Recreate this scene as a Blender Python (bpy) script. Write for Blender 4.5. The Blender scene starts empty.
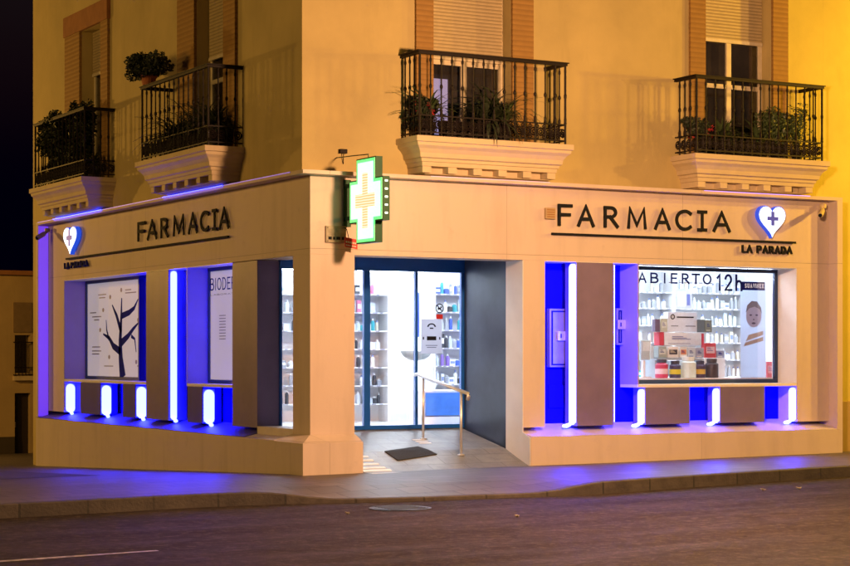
import bpy, math, random
from mathutils import Vector, Matrix
random.seed(7)
PI = math.pi
scene = bpy.context.scene
C = scene.collection

# ------------------------------------------------------------------ materials
def new_mat(name):
    m = bpy.data.materials.new(name); m.use_nodes = True
    nt = m.node_tree; b = nt.nodes['Principled BSDF']
    return m, nt, b

def N(nt, t, **kw):
    n = nt.nodes.new(t)
    for k, v in kw.items():
        if k in n.inputs: n.inputs[k].default_value = v
        else: setattr(n, k, v)
    return n

def objco(nt):
    return nt.nodes.new('ShaderNodeTexCoord').outputs['Object']

def mixcol(nt, fac, a, b, blend='MIX'):
    n = nt.nodes.new('ShaderNodeMix'); n.data_type = 'RGBA'; n.blend_type = blend
    for sock, v in ((n.inputs['Factor'], fac), (n.inputs['A'], a), (n.inputs['B'], b)):
        if hasattr(v, 'links'): nt.links.new(v, sock)
        else:
            sock.default_value = v if not isinstance(v, tuple) else (v + (1,) if len(v) == 3 else v)
    # colour sockets of the node are the RGBA ones
    return n

def rgba(nt, fac, a, b, blend='MIX'):
    n = nt.nodes.new('ShaderNodeMix'); n.data_type = 'RGBA'; n.blend_type = blend
    fs = n.inputs[0]; A = n.inputs[6]; B = n.inputs[7]
    for sock, v in ((fs, fac), (A, a), (B, b)):
        if isinstance(v, bpy.types.NodeSocket): nt.links.new(v, sock)
        elif isinstance(v, (int, float)): sock.default_value = v
        else: sock.default_value = (v[0], v[1], v[2], 1)
    return n.outputs[2]

def ramp(nt, src, p0, p1):
    n = nt.nodes.new('ShaderNodeMapRange'); n.inputs[1].default_value = p0; n.inputs[2].default_value = p1
    nt.links.new(src, n.inputs[0]); return n.outputs[0]

def noise(nt, co, scale, detail=4, rough=.55, stretch=None):
    if stretch:
        mp = nt.nodes.new('ShaderNodeMapping'); mp.inputs['Scale'].default_value = stretch
        nt.links.new(co, mp.inputs['Vector']); co = mp.outputs[0]
    n = N(nt, 'ShaderNodeTexNoise', Scale=scale, Detail=detail, Roughness=rough)
    nt.links.new(co, n.inputs['Vector']); return n.outputs[0]

def bump(nt, b, h, strength, dist=.01, prev=None):
    n = N(nt, 'ShaderNodeBump', Strength=strength, Distance=dist)
    nt.links.new(h, n.inputs['Height'])
    if prev: nt.links.new(prev, n.inputs['Normal'])
    nt.links.new(n.outputs[0], b.inputs['Normal']); return n.outputs[0]

def plain(name, col, rough=.6, metal=0, var=.12, vs=6, bs=0, bscale=60):
    m, nt, b = new_mat(name)
    co = objco(nt)
    f = noise(nt, co, vs, 5)
    d = tuple(c * (1 - var) for c in col); l = tuple(min(1, c * (1 + var)) for c in col)
    nt.links.new(rgba(nt, ramp(nt, f, .3, .7), d, l), b.inputs['Base Color'])
    b.inputs['Roughness'].default_value = rough; b.inputs['Metallic'].default_value = metal
    if bs: bump(nt, b, noise(nt, co, bscale, 3), bs)
    return m

def emis(name, col, s):
    m, nt, b = new_mat(name)
    b.inputs['Base Color'].default_value = (.6, .6, .6, 1)
    b.inputs['Emission Color'].default_value = (*col, 1); b.inputs['Emission Strength'].default_value = s
    return m

def stucco(name, col, bs=.25):
    m, nt, b = new_mat(name); co = objco(nt)
    c1 = rgba(nt, ramp(nt, noise(nt, co, .9, 6, .6), .3, .7), tuple(c * .78 for c in col), col)
    st = ramp(nt, noise(nt, co, 2.2, 5, .65, (.8, .8, .16)), .52, .80)
    c2 = rgba(nt, st, c1, tuple(c * .74 for c in col))
    nt.links.new(c2, b.inputs['Base Color']); b.inputs['Roughness'].default_value = .85
    p = bump(nt, b, noise(nt, co, 5, 5), bs * .6, .02)
    bump(nt, b, noise(nt, co, 90, 3), bs, .004, p)
    return m

def panels(name, col, w=1.3, h=.93, zoff=0):
    m, nt, b = new_mat(name); co = objco(nt)
    sep = nt.nodes.new('ShaderNodeSeparateXYZ'); nt.links.new(co, sep.inputs[0])
    add = N(nt, 'ShaderNodeMath', operation='ADD'); nt.links.new(sep.outputs[0], add.inputs[0]); nt.links.new(sep.outputs[1], add.inputs[1])
    az = N(nt, 'ShaderNodeMath', operation='ADD'); nt.links.new(sep.outputs[2], az.inputs[0]); az.inputs[1].default_value = zoff
    cmb = nt.nodes.new('ShaderNodeCombineXYZ'); nt.links.new(add.outputs[0], cmb.inputs[0]); nt.links.new(az.outputs[0], cmb.inputs[1])
    br = nt.nodes.new('ShaderNodeTexBrick'); nt.links.new(cmb.outputs[0], br.inputs['Vector'])
    br.offset = 0; br.inputs['Scale'].default_value = 1; br.inputs['Mortar Size'].default_value = .004
    br.inputs['Mortar Smooth'].default_value = .2
    br.inputs['Brick Width'].default_value = w; br.inputs['Row Height'].default_value = h
    br.inputs['Color1'].default_value = (*col, 1); br.inputs['Color2'].default_value = (*[c * .95 for c in col], 1)
    br.inputs['Mortar'].default_value = (*[c * .6 for c in col], 1)
    st = ramp(nt, noise(nt, co, 4, 4, .6, (.7, .7, .12)), .5, .85)
    c = rgba(nt, st, br.outputs['Color'], tuple(x * .80 for x in col))
    bl = ramp(nt, noise(nt, co, 2.6, 6, .7), .60, .74)
    c = rgba(nt, bl, c, tuple(x * .86 for x in col))
    cl = ramp(nt, noise(nt, co, 1.2, 5), .35, .75)
    c = rgba(nt, cl, c, tuple(x * .9 for x in col), 'MIX') if False else c
    nt.links.new(c, b.inputs['Base Color']); b.inputs['Roughness'].default_value = .72; b.inputs['Specular IOR Level'].default_value = .2
    inv = N(nt, 'ShaderNodeMath', operation='SUBTRACT'); inv.inputs[0].default_value = 1; nt.links.new(br.outputs['Fac'], inv.inputs[1])
    p = bump(nt, b, inv.outputs[0], .5, .006)
    bump(nt, b, noise(nt, co, 2.2, 4), .35, .02, p)
    return m

def striped(name, col, axis_scale, dark=.55, rough=.6, depth=.012):
    """horizontal ribs (shutter slats, rusticated brick courses)"""
    m, nt, b = new_mat(name); co = objco(nt)
    w = N(nt, 'ShaderNodeTexWave', Scale=axis_scale, Distortion=.15, Detail=1)
    w.bands_direction = 'Z'; w.wave_profile = 'SIN'; nt.links.new(co, w.inputs['Vector'])
    g = ramp(nt, w.outputs['Fac'], .02, .22)
    v = noise(nt, co, 9, 4)
    c = rgba(nt, ramp(nt, v, .3, .7), tuple(x * .85 for x in col), col)
    c = rgba(nt, g, tuple(x * dark for x in col), c)
    nt.links.new(c, b.inputs['Base Color']); b.inputs['Roughness'].default_value = rough
    bump(nt, b, w.outputs['Fac'], .7, depth)
    return m

MAT = {}
MAT['upper'] = stucco('painted_render', (.53, .425, .185))
MAT['clad'] = panels('facade_panel', (.63, .53, .48), 3.1, 2.6, -.435)
MAT['white'] = plain('white_lacquer', (.78, .76, .76), .45, 0, .05, 3, .05, 40)
MAT['sill'] = plain('polished_sill', (.66, .60, .60), .34, 0, .1, 3, .05, 20)
MAT['niche'] = plain('niche_lining_led_tint', (.006, .005, .50), .8, 0, .06, 2)  # the blue of the LED wash is put into the lining colour
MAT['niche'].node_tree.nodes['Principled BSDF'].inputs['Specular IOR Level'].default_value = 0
MAT['lilac'] = plain('partition_led_tint', (.34, .28, .62), .5, 0, .06, 2)  # white partitions, with the lilac LED light put into their colour
MAT['bluelit_sill'] = plain('sill_led_tint', (.09, .07, .34), .45, 0, .15, 4)  # blue LED spill coloured into the left sill
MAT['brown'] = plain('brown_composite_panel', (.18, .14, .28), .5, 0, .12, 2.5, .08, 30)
MAT['steel'] = plain('brushed_steel', (.8, .8, .82), .38, .8, .05, 20)
MAT['iron'] = plain('wrought_iron', (.009, .005, .005), .6, 0, .3, 30)
MAT['iron'].node_tree.nodes['Principled BSDF'].inputs['Specular IOR Level'].default_value = .25
MAT['stone'] = stucco('balcony_stone', (.66, .54, .36), .18)
MAT['surround'] = striped('rusticated_brick', (.33, .185, .05), 4.2, .75, .8, .009)
MAT['lintel'] = plain('terracotta_render', (.30, .13, .05), .85, 0, .15, 5, .2, 60)
MAT['shutter'] = striped('roller_shutter_slats', (.52, .42, .24), 6.2, .5, .5, .012)
MAT['frame'] = plain('pale_window_frame', (.62, .55, .40), .4)
MAT['blueframe'] = plain('blue_aluminium', (.006, .11, .52), .35, 0, .08, 4)
MAT['darkframe'] = plain('navy_window_frame', (.02, .05, .16), .4)
MAT['darkblue'] = plain('navy_wall_panel', (.035, .05, .10), .38, 0, .3, 2.2, .12, 6)
MAT['letter'] = plain('charcoal_lettering', (.012, .014, .02), .8, 0)
MAT['letter'].node_tree.nodes['Principled BSDF'].inputs['Specular IOR Level'].default_value = .12
MAT['navy'] = plain('navy_vinyl', (.006, .010, .12), .8)
MAT['navy'].node_tree.nodes['Principled BSDF'].inputs['Specular IOR Level'].default_value = .1
MAT['dark'] = plain('unlit_room_black', (.012, .011, .012), .9)  # near-black stands in for the shade inside unlit rooms
MAT['terracotta'] = plain('terracotta_pot', (.36, .12, .05), .8, 0, .2, 12)
MAT['blackpot'] = plain('dark_planter', (.035, .03, .03), .7)
MAT['leaf'] = plain('leaf_green', (.055, .085, .03), .5, 0, .4, 14)
MAT['leafd'] = plain('leaf_dark', (.022, .032, .015), .6, 0, .4, 14)
MAT['flower'] = plain('red_petals', (.42, .02, .03), .6)
MAT['redplate'] = plain('red_plate', (.5, .02, .02), .5)
MAT['greyplate'] = plain('grey_tile_plate', (.33, .27, .19), .5, 0, .35, 14)
MAT['room'] = plain('white_room_paint', (.80, .80, .82), .7, 0, .03, 2)
MAT['rfloor'] = plain('pale_floor_tiles', (.62, .62, .62), .25, 0, .05, 3)
MAT['rubber'] = plain('rubber_mat', (.02, .02, .025), .9, 0, .3, 60, .5, 200)
MAT['ramp'] = plain('ramp_slate_tiles', (.22, .24, .26), .42, 0, .25, 2.6, .15, 40)
MAT['ledc'] = emis('blue_led_tube', (.0125, .0175, 1.0), 66.0)
MAT['ledc2'] = emis('blue_led_line', (.004, .02, 1.0), 22.0)
MAT['lipglow'] = emis('glowing_lip_face', (.10, .0, 1.0), .75)
MAT['ceil'] = emis('ceiling_light_panel', (.74, .87, 1.0), 24.0)
MAT['lightbox'] = emis('white_lightbox', (.90, .95, 1.0), .9)
MAT['heart'] = emis('heart_light', (.80, .92, 1.0), 2.2)
MAT['heartcross'] = emis('heart_cross_light', (.005, .03, .35), .8)
MAT['heartcross'].node_tree.nodes['Principled BSDF'].inputs['Base Color'].default_value = (.01, .02, .2, 1)
MAT['heartblue'] = emis('heart_blue_rim', (.02, .10, .9), .7)
MAT['heartblue'].node_tree.nodes['Principled BSDF'].inputs['Base Color'].default_value = (.02, .05, .4, 1)
MAT['crossrim'] = plain('green_metal_case', (.012, .06, .03), .4, .4)
MAT['dot'] = emis('small_led', (.8, 1.0, .85), 2.0)
MAT['crossborder'] = emis('green_neon_border', (.38, 1.0, .58), 2.0)
MAT['crossedge'] = emis('green_edge_leds', (.02, .75, .16), 1.6)
def mk_crosscore():
    m, nt, b = new_mat('amber_led_matrix'); co = objco(nt)
    w = N(nt, 'ShaderNodeTexWave', Scale=9.0, Distortion=1.0, Detail=0); w.bands_direction = 'Z'
    nt.links.new(co, w.inputs['Vector'])
    c = rgba(nt, ramp(nt, w.outputs['Fac'], .2, .8), (.95, .60, .22), (1.0, .98, .72))
    b.inputs['Base Color'].default_value = (.2, .2, .15, 1)
    nt.links.new(c, b.inputs['Emission Color']); b.inputs['Emission Strength'].default_value = 1.0
    return m
MAT['crosscore'] = mk_crosscore()
MAT['poster'] = emis('self_lit_poster_paper', (.78, .74, .86), .30)  # paper glows faintly in place of lamplight falling on it
MAT['poster'].node_tree.nodes['Principled BSDF'].inputs['Base Color'].default_value = (.72, .72, .74, 1)
MAT['posterink'] = plain('poster_ink', (.008, .015, .20), .9)
MAT['posterink'].node_tree.nodes['Principled BSDF'].inputs['Specular IOR Level'].default_value = .1
MAT['postergrey'] = plain('poster_grey_ink', (.30, .29, .36), .6)
MAT['curtain'] = emis('self_lit_curtain', (.55, .45, .85), .9)  # curtain given its own glow in place of light on it

def glass(name='clear_glass', tint=(1, 1, 1), gl=.08):
    m = bpy.data.materials.new(name); m.use_nodes = True; nt = m.node_tree; nt.nodes.clear()
    o = nt.nodes.new('ShaderNodeOutputMaterial'); mx = nt.nodes.new('ShaderNodeMixShader')
    t = nt.nodes.new('ShaderNodeBsdfTransparent'); t.inputs[0].default_value = (*tint, 1)
    g = nt.nodes.new('ShaderNodeBsdfGlossy'); g.inputs['Roughness'].default_value = .02
    lw = N(nt, 'ShaderNodeLayerWeight', Blend=.15)
    mul = N(nt, 'ShaderNodeMath', operation='MULTIPLY_ADD'); mul.inputs[1].default_value = .6; mul.inputs[2].default_value = gl
    nt.links.new(lw.outputs['Fresnel'], mul.inputs[0]); nt.links.new(mul.outputs[0], mx.inputs[0])
    nt.links.new(t.outputs[0], mx.inputs[1]); nt.links.new(g.outputs[0], mx.inputs[2]); nt.links.new(mx.outputs[0], o.inputs[0])
    return m
MAT['glass'] = glass()
MAT['dglass'] = glass('dark_window_glass', (.75, .75, .75), .10)

MAT['roomdim'] = plain('dim_curtain', (.13, .11, .09), .9, 0, .4, 2)
def translucent(name, col, f=.6):
    m = bpy.data.materials.new(name); m.use_nodes = True; nt = m.node_tree; nt.nodes.clear()
    o = nt.nodes.new('ShaderNodeOutputMaterial'); mx = nt.nodes.new('ShaderNodeMixShader'); mx.inputs[0].default_value = f
    d = nt.nodes.new('ShaderNodeBsdfDiffuse'); t = nt.nodes.new('ShaderNodeBsdfTranslucent')
    for n in (d, t): n.inputs[0].default_value = (*col, 1)
    nt.links.new(d.outputs[0], mx.inputs[1]); nt.links.new(t.outputs[0], mx.inputs[2]); nt.links.new(mx.outputs[0], o.inputs[0]); return m
def color_mat(col, rough=.45, cache={}):
    k = (col, rough)
    if k not in cache: cache[k] = plain('package_colour', col, rough, 0, .06, 20)
    return cache[k]

# ------------------------------------------------------------------ mesh builder
RF = lambda u, d, z: (u, -d, z)          # right facade: u = x, d = distance out of plane y=0
LF = lambda u, d, z: (-d, u, z)          # left facade: u = y, d = distance out of plane x=0
ID = lambda x, y, z: (x, y, z)

class MB:
    def __init__(s, f=ID): s.v = []; s.f = []; s.t = f
    def quadbox(s, P):
        b = len(s.v); s.v += [s.t(*p) for p in P]
        for q in ((0, 1, 2, 3), (7, 6, 5, 4), (0, 4, 5, 1), (1, 5, 6, 2), (2, 6, 7, 3), (3, 7, 4, 0)): s.f.append([b + i for i in q])
        return s
    def box(s, x0, x1, y0, y1, z0, z1):
        return s.quadbox([(x0, y0, z0), (x0, y1, z0), (x1, y1, z0), (x1, y0, z0), (x0, y0, z1), (x0, y1, z1), (x1, y1, z1), (x1, y0, z1)])
    def tube(s, pts, r, n=8, caps=True):
        pts = [Vector(p) for p in pts]; rr = r if isinstance(r, (list, tuple)) else [r] * len(pts)
        rings = []
        for i, p in enumerate(pts):
            d = (pts[min(i + 1, len(pts) - 1)] - pts[max(i - 1, 0)])
            if d.length < 1e-9: d = Vector((0, 0, 1))
            d.normalize(); a = d.cross(Vector((0, 0, 1)))
            if a.length < .05: a = d.cross(Vector((1, 0, 0)))
            a.normalize(); c = d.cross(a)
            b = len(s.v)
            for k in range(n):
                t = 2 * PI * k / n; q = p + (a * math.cos(t) + c * math.sin(t)) * rr[i]; s.v.append(s.t(*q))
            rings.append(b)
        for i in range(len(rings) - 1):
            for k in range(n):
                s.f.append([rings[i] + k, rings[i] + (k + 1) % n, rings[i + 1] + (k + 1) % n, rings[i + 1] + k])
        if caps:
            s.f.append([rings[0] + k for k in range(n)][::-1]); s.f.append([rings[-1] + k for k in range(n)])
        return s
    def lathe(s, cx, cy, prof, n=16):
        rings = []
        for r, z in prof:
            b = len(s.v); rings.append(b)
            for k in range(n):
                t = 2 * PI * k / n; s.v.append(s.t(cx + r * math.cos(t), cy + r * math.sin(t), z))
        for i in range(len(rings) - 1):
            for k in range(n): s.f.append([rings[i] + k, rings[i] + (k + 1) % n, rings[i + 1] + (k + 1) % n, rings[i + 1] + k])
        s.f.append([rings[0] + k for k in range(n)][::-1]); s.f.append([rings[-1] + k for k in range(n)])
        return s
    def loft3(s, u0, u1, dep, prof):
        """moulding that wraps three sides of a slab; prof = (offset, z) from top to bottom"""
        rings = []
        for o, z in prof:
            b = len(s.v); rings.append(b)
            for p in ((u0 - o, 0), (u0 - o, dep + o), (u1 + o, dep + o), (u1 + o, 0)): s.v.append(s.t(p[0], p[1], z))
        for i in range(len(rings) - 1):
            for k in range(4): s.f.append([rings[i] + k, rings[i] + (k + 1) % 4, rings[i + 1] + (k + 1) % 4, rings[i + 1] + k])
        s.f.append([rings[0] + k for k in range(4)][::-1]); s.f.append([rings[-1] + k for k in range(4)])
        return s
    def prism(s, poly, d0, d1, plane='uz'):
        """poly in (u,z); extruded along d"""
        b = len(s.v); n = len(poly)
        for d in (d0, d1):
            for p in poly: s.v.append(s.t(p[0], d, p[1]) if plane == 'uz' else s.t(d, p[0], p[1]))
        s.f.append([b + i for i in range(n)][::-1]); s.f.append([b + n + i for i in range(n)])
        for i in range(n): s.f.append([b + i, b + (i + 1) % n, b + n + (i + 1) % n, b + n + i])
        return s
    def ring(s, c, R, r, n=10, m=4, ax=0):
        pts = []
        b = len(s.v)
        for i in range(n):
            t = 2 * PI * i / n
            for k in range(m):
                q = 2 * PI * k / m; rr = R + r * math.cos(q); h = r * math.sin(q)
                if ax == 0: p = (c[0] + rr * math.cos(t), c[1] + h, c[2] + rr * math.sin(t))
                else: p = (c[0] + h, c[1] + rr * math.cos(t), c[2] + rr * math.sin(t))
                s.v.append(s.t(*p))
        for i in range(n):
            for k in range(m):
                a, bb = i * m, ((i + 1) % n) * m
                s.f.append([b + a + k, b + a + (k + 1) % m, b + bb + (k + 1) % m, b + bb + k])
        return s
    def poly(s, pts):
        b = len(s.v); s.v += [s.t(*p) for p in pts]; s.f.append([b + i for i in range(len(pts))]); return s
    def build(s, name, mat, parent=None, bevel=0, smooth=False, loc=None, label=None):
        me = bpy.data.meshes.new(name); me.from_pydata(s.v, [], s.f)
        import bmesh
        bm = bmesh.new(); bm.from_mesh(me); bmesh.ops.recalc_face_normals(bm, faces=bm.faces)
        if bevel:
            bmesh.ops.bevel(bm, geom=[e for e in bm.edges if len(e.link_faces) == 2 and e.calc_face_angle(0) > .6], offset=bevel, segments=2, affect='EDGES', profile=.5)
        bm.to_mesh(me); bm.free()
        o = bpy.data.objects.new(name, me); C.objects.link(o)
        if isinstance(mat, str): mat = MAT[mat]
        me.materials.append(mat)
        if smooth:
            for p in me.polygons: p.use_smooth = True
        if parent: o.parent = parent
        if loc: o.location = loc
        if label: o['label'] = label
        return o

def tag(o, label=None, cat=None, group=None, kind=None):
    if label: o['label'] = label
    if cat: o['category'] = cat
    if group: o['group'] = group
    if kind: o['kind'] = kind
    return o
def thing(name, label, cat, loc=(0, 0, 0), rotz=0, group=None):
    o = bpy.data.objects.new(name, None); C.objects.link(o); o.location = loc; o.rotation_euler = (0, 0, rotz)
    return tag(o, label, cat, group)
def dup(root, loc, label=None, rotz=None):
    r = root.copy(); C.objects.link(r); r.location = loc
    if rotz is not None: r.rotation_euler = (0, 0, rotz)
    if label: r['label'] = label
    for ch in list(root.children):
        c = ch.copy(); C.objects.link(c); c.parent = r
        for g in ch.children:
            d = g.copy(); C.objects.link(d); d.parent = c
    return r

def text_mesh(s, ext=.01):
    cu = bpy.data.curves.new('lettering', 'FONT'); cu.body = s; cu.extrude = ext; cu.resolution_u = 4
    ob = bpy.data.objects.new('lettering', cu); C.objects.link(ob)
    dg = bpy.context.evaluated_depsgraph_get(); dg.update()
    me = bpy.data.meshes.new_from_object(ob.evaluated_get(dg))
    bpy.data.objects.remove(ob); bpy.data.curves.remove(cu)
    return me
def text(s, u0, u1, z0, z1, d, ext, facade, name, mat, parent=None, weight=0):
    """text fitted to the box u0..u1, z0..z1; reads left to right as seen from outside; facade 'R' or 'L'"""
    me = text_mesh(s); vs = me.vertices
    xs = [v.co.x for v in vs]; ys = [v.co.y for v in vs]; zs = [v.co.z for v in vs]
    ax, bx = min(xs), max(xs); ay, by = min(ys), max(ys); az, bz = min(zs), max(zs)
    for v in vs:
        a = (v.co.x - ax) / (bx - ax); h = (v.co.y - ay) / (by - ay); w = (v.co.z - az) / (bz - az)
        if facade == 'R': v.co = (u0 + (u1 - u0) * a, -(d + ext * w), z0 + (z1 - z0) * h)
        else: v.co = (-(d + ext * w), u0 + (u1 - u0) * a, z0 + (z1 - z0) * h)
    me.materials.clear(); me.materials.append(MAT[mat] if isinstance(mat, str) else mat)
    o = bpy.data.objects.new(name, me); C.objects.link(o)
    if parent: o.parent = parent
    return o

def arc(cx, cy, rx, ry, a0, a1, n=10):
    return [(cx + rx * math.cos(math.radians(a0 + (a1 - a0) * i / n)), cy + ry * math.sin(math.radians(a0 + (a1 - a0) * i / n))) for i in range(n + 1)]
GL = {
 'A': [[(0, 0), (.5, 1), (1, 0)], [(.19, .33), (.81, .33)]],
 'B': [[(0, 0), (0, 1)], [(0, 1), (.5, 1)] + arc(.5, .76, .40, .24, 90, -90)[1:] + [(0, .52)], [(0, .515), (.55, .515)] + arc(.55, .2575, .45, .2575, 90, -90)[1:] + [(0, 0)]],
 'C': [arc(.56, .5, .56, .5, 48, 312, 18)],
 'D': [[(0, 0), (0, 1)], [(0, 1), (.4, 1)] + arc(.4, .5, .6, .5, 90, -90, 14)[1:] + [(0, 0)]],
 'E': [[(1, 1), (0, 1), (0, 0), (1, 0)], [(0, .52), (.85, .52)]],
 'F': [[(1, 1), (0, 1), (0, 0)], [(0, .52), (.85, .52)]],
 'I': [[(.5, 0), (.5, 1)]],
 'i': [[(.5, 0), (.5, 1)], [(0, 0), (1, 0)], [(0, 1), (1, 1)]],
 'L': [[(0, 1), (0, 0), (1, 0)]],
 'M': [[(0, 0), (.08, 1), (.5, .12), (.92, 1), (1, 0)]],
 'N': [[(0, 0), (0, 1), (1, 0), (1, 1)]],
 'O': [arc(.5, .5, .5, .5, 90, 450, 24)],
 'P': [[(0, 0), (0, 1)], [(0, 1), (.5, 1)] + arc(.5, .74, .45, .26, 90, -90)[1:] + [(0, .48)]],
 'R': [[(0, 0), (0, 1)], [(0, 1), (.45, 1)] + arc(.45, .75, .42, .25, 90, -90)[1:] + [(0, .5)], [(.42, .49), (1, 0)]],
 'S': [arc(.5, .75, .42, .25, 40, 270, 10) + arc(.5, .25, .46, .25, 90, -140, 10)[1:]],
 'T': [[(0, 1), (1, 1)], [(.5, 1), (.5, 0)]],
 'U': [[(0, 1), (0, .35)] + arc(.5, .35, .5, .35, 180, 360)[1:] + [(1, 1)]],
 'V': [[(0, 1), (.5, 0), (1, 1)]],
 'X': [[(0, 1), (1, 0)], [(0, 0), (1, 1)]],
 '1': [[(.1, .82), (.75, 1), (.75, 0)]],
 '2': [arc(.48, .70, .46, .30, 165, -25, 12) + [(0, 0), (1, 0)]],
 'h': [[(0, 0), (0, 1)], [(0, .36)] + arc(.5, .36, .5, .26, 180, 0)[1:] + [(1, 0)]],
}
def glyph(m, ch, u0, u1, z0, z1, d, ext, th):
    """ch drawn with strokes of width th inside u0..u1 (u1 may be < u0), z0..z1"""
    sg_ = 1 if u1 > u0 else -1; w = abs(u1 - u0) - th; h = z1 - z0 - th
    for k, pl in enumerate(GL[ch]):
        P_ = [Vector((x * w + th / 2, y * h + th / 2)) for x, y in pl]
        closed = (P_[0] - P_[-1]).length < 1e-5
        Ls, Rs = [], []
        n = len(P_)
        for i, p in enumerate(P_):
            a = P_[i - 1] if i else (P_[-2] if closed else None); b_ = P_[i + 1] if i < n - 1 else (P_[1] if closed else None)
            d1 = (p - a).normalized() if a is not None else (b_ - p).normalized(); d2 = (b_ - p).normalized() if b_ is not None else d1
            t = (d1 + d2); t = t.normalized() if t.length > 1e-6 else d1
            nrm = Vector((-t.y, t.x)); c_ = max(.62, abs(nrm.dot(Vector((-d1.y, d1.x))))); q = p.copy()
            if not closed and i == 0: q = p - d1 * th / 2
            if not closed and i == n - 1: q = p + d1 * th / 2
            Ls.append(q + nrm * th / 2 / c_); Rs.append(q - nrm * th / 2 / c_)
        e = ext + k * .0012; b0 = len(m.v)
        for dd in (d, d + e):
            for Lp, Rp in zip(Ls, Rs):
                m.v.append(m.t(u0 + sg_ * Lp.x, dd, z0 + Lp.y)); m.v.append(m.t(u0 + sg_ * Rp.x, dd, z0 + Rp.y))
        o2 = 2 * n
        for i in range(n - 1):
            a, c2 = b0 + 2 * i, b0 + 2 * i + 2
            m.f += [[a, a + 1, c2 + 1, c2], [a + o2, c2 + o2, c2 + 1 + o2, a + 1 + o2], [a, c2, c2 + o2, a + o2], [a + 1, a + 1 + o2, c2 + 1 + o2, c2 + 1]]
        if not closed:
            for a in (b0, b0 + 2 * (n - 1)): m.f.append([a, a + 1, a + 1 + o2, a + o2])
def word(s, u0, u1, z0, z1, d, ext, f, name, mat, parent, th=.2, gap=.28, each=True):
    """spaced word between u0 and u1"""
    wd = {'I': .22, 'M': 1.25, ' ': .45, 'E': .8, 'F': .75, 'L': .75, 'O': 1.1, 'A': 1.05}
    tot = sum(wd.get(c_, .95) for c_ in s) + gap * (len(s) - 1); sc = (u1 - u0) / tot; cur = u0; t_ = th * (z1 - z0)
    allm = MB(f)
    for c_ in s:
        w_ = wd.get(c_, .95) * sc
        if c_ != ' ':
            m = MB(f) if each else allm
            if c_ == 'I': glyph(m, c_, cur + w_ / 2 - math.copysign(t_ / 2 + 1e-4, sc), cur + w_ / 2 + math.copysign(t_ / 2 + 1e-4, sc), z0, z1, d, ext, t_)
            else: glyph(m, c_, cur, cur + w_, z0, z1, d, ext, t_)
            if each: m.build(name, mat, parent)
        cur += w_ + gap * sc
    if not each: allm.build(name, mat, parent)

# ------------------------------------------------------------------ ground
def sstep(a, b, x):
    t = max(0, min(1, (x - a) / (b - a))); return t * t * (3 - 2 * t)
KP = [(-60, -3.6), (-5, -2.67), (-2.4, -2.5), (-1.2, -2.75), (-.4, -3.12), (1.0, -3.3), (2.3, -3.5), (3.4, -3.27), (4.5, -3.1), (7, -2.8), (60, 2.6)]
def ky(x):
    for (a, b), (c, d) in zip(KP, KP[1:]):
        if a <= x <= c: return b + (d - b) * (x - a) / (c - a)
    return KP[0][1]
def ky_s(x): return sum(ky(x + e) for e in (-.5, -.25, 0, .25, .5)) / 5
def g0(x, y): return .0075 * max(-8, min(12, x)) - .041 * max(y, 0)
def drop(x): return sstep(-2.0, -.9, x) * (1 - sstep(1.4, 2.5, x))
def gz(x, y):
    k = ky_s(x)
    return g0(x, y) - .105 * drop(x) * (1 - sstep(k, k + 1.3, y))
xs = [-60, -45, -30, -20, -14, -10] + [-8 + .25 * i for i in range(73)] + [12, 15, 20, 30, 45, 60]
def grid(rows, name, mat):
    m = MB(); n = len(rows[0])
    for r in rows: m.v += r
    for i in range(len(rows) - 1):
        for j in range(n - 1): m.f.append([i * n + j, i * n + j + 1, (i + 1) * n + j + 1, (i + 1) * n + j])
    o = m.build(name, mat, smooth=False); return o

def pave_mat():
    m, nt, b = new_mat('paving_tiles'); co = objco(nt)
    br = nt.nodes.new('ShaderNodeTexBrick'); nt.links.new(co, br.inputs['Vector'])
    br.offset = .5; br.inputs['Scale'].default_value = 1; br.inputs['Mortar Size'].default_value = .011
    br.inputs['Brick Width'].default_value = .4; br.inputs['Row Height'].default_value = .4
    br.inputs['Color1'].default_value = (.14, .12, .11, 1); br.inputs['Color2'].default_value = (.085, .072, .068, 1)
    br.inputs['Mortar'].default_value = (.03, .028, .028, 1); br.inputs['Bias'].default_value = 0
    d = ramp(nt, noise(nt, co, 1.1, 6, .65), .35, .75)
    c = rgba(nt, d, br.outputs['Color'], (.075, .065, .06))
    sp = ramp(nt, noise(nt, co, 13, 3), .66, .75)
    c = rgba(nt, sp, c, (.09, .08, .08))
    nt.links.new(c, b.inputs['Base Color']); b.inputs['Roughness'].default_value = .5
    inv = N(nt, 'ShaderNodeMath', operation='SUBTRACT'); inv.inputs[0].default_value = 1; nt.links.new(br.outputs['Fac'], inv.inputs[1])
    p = bump(nt, b, inv.outputs[0], .5, .006); bump(nt, b, noise(nt, co, 60, 3), .3, .004, p)
    return m
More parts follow.
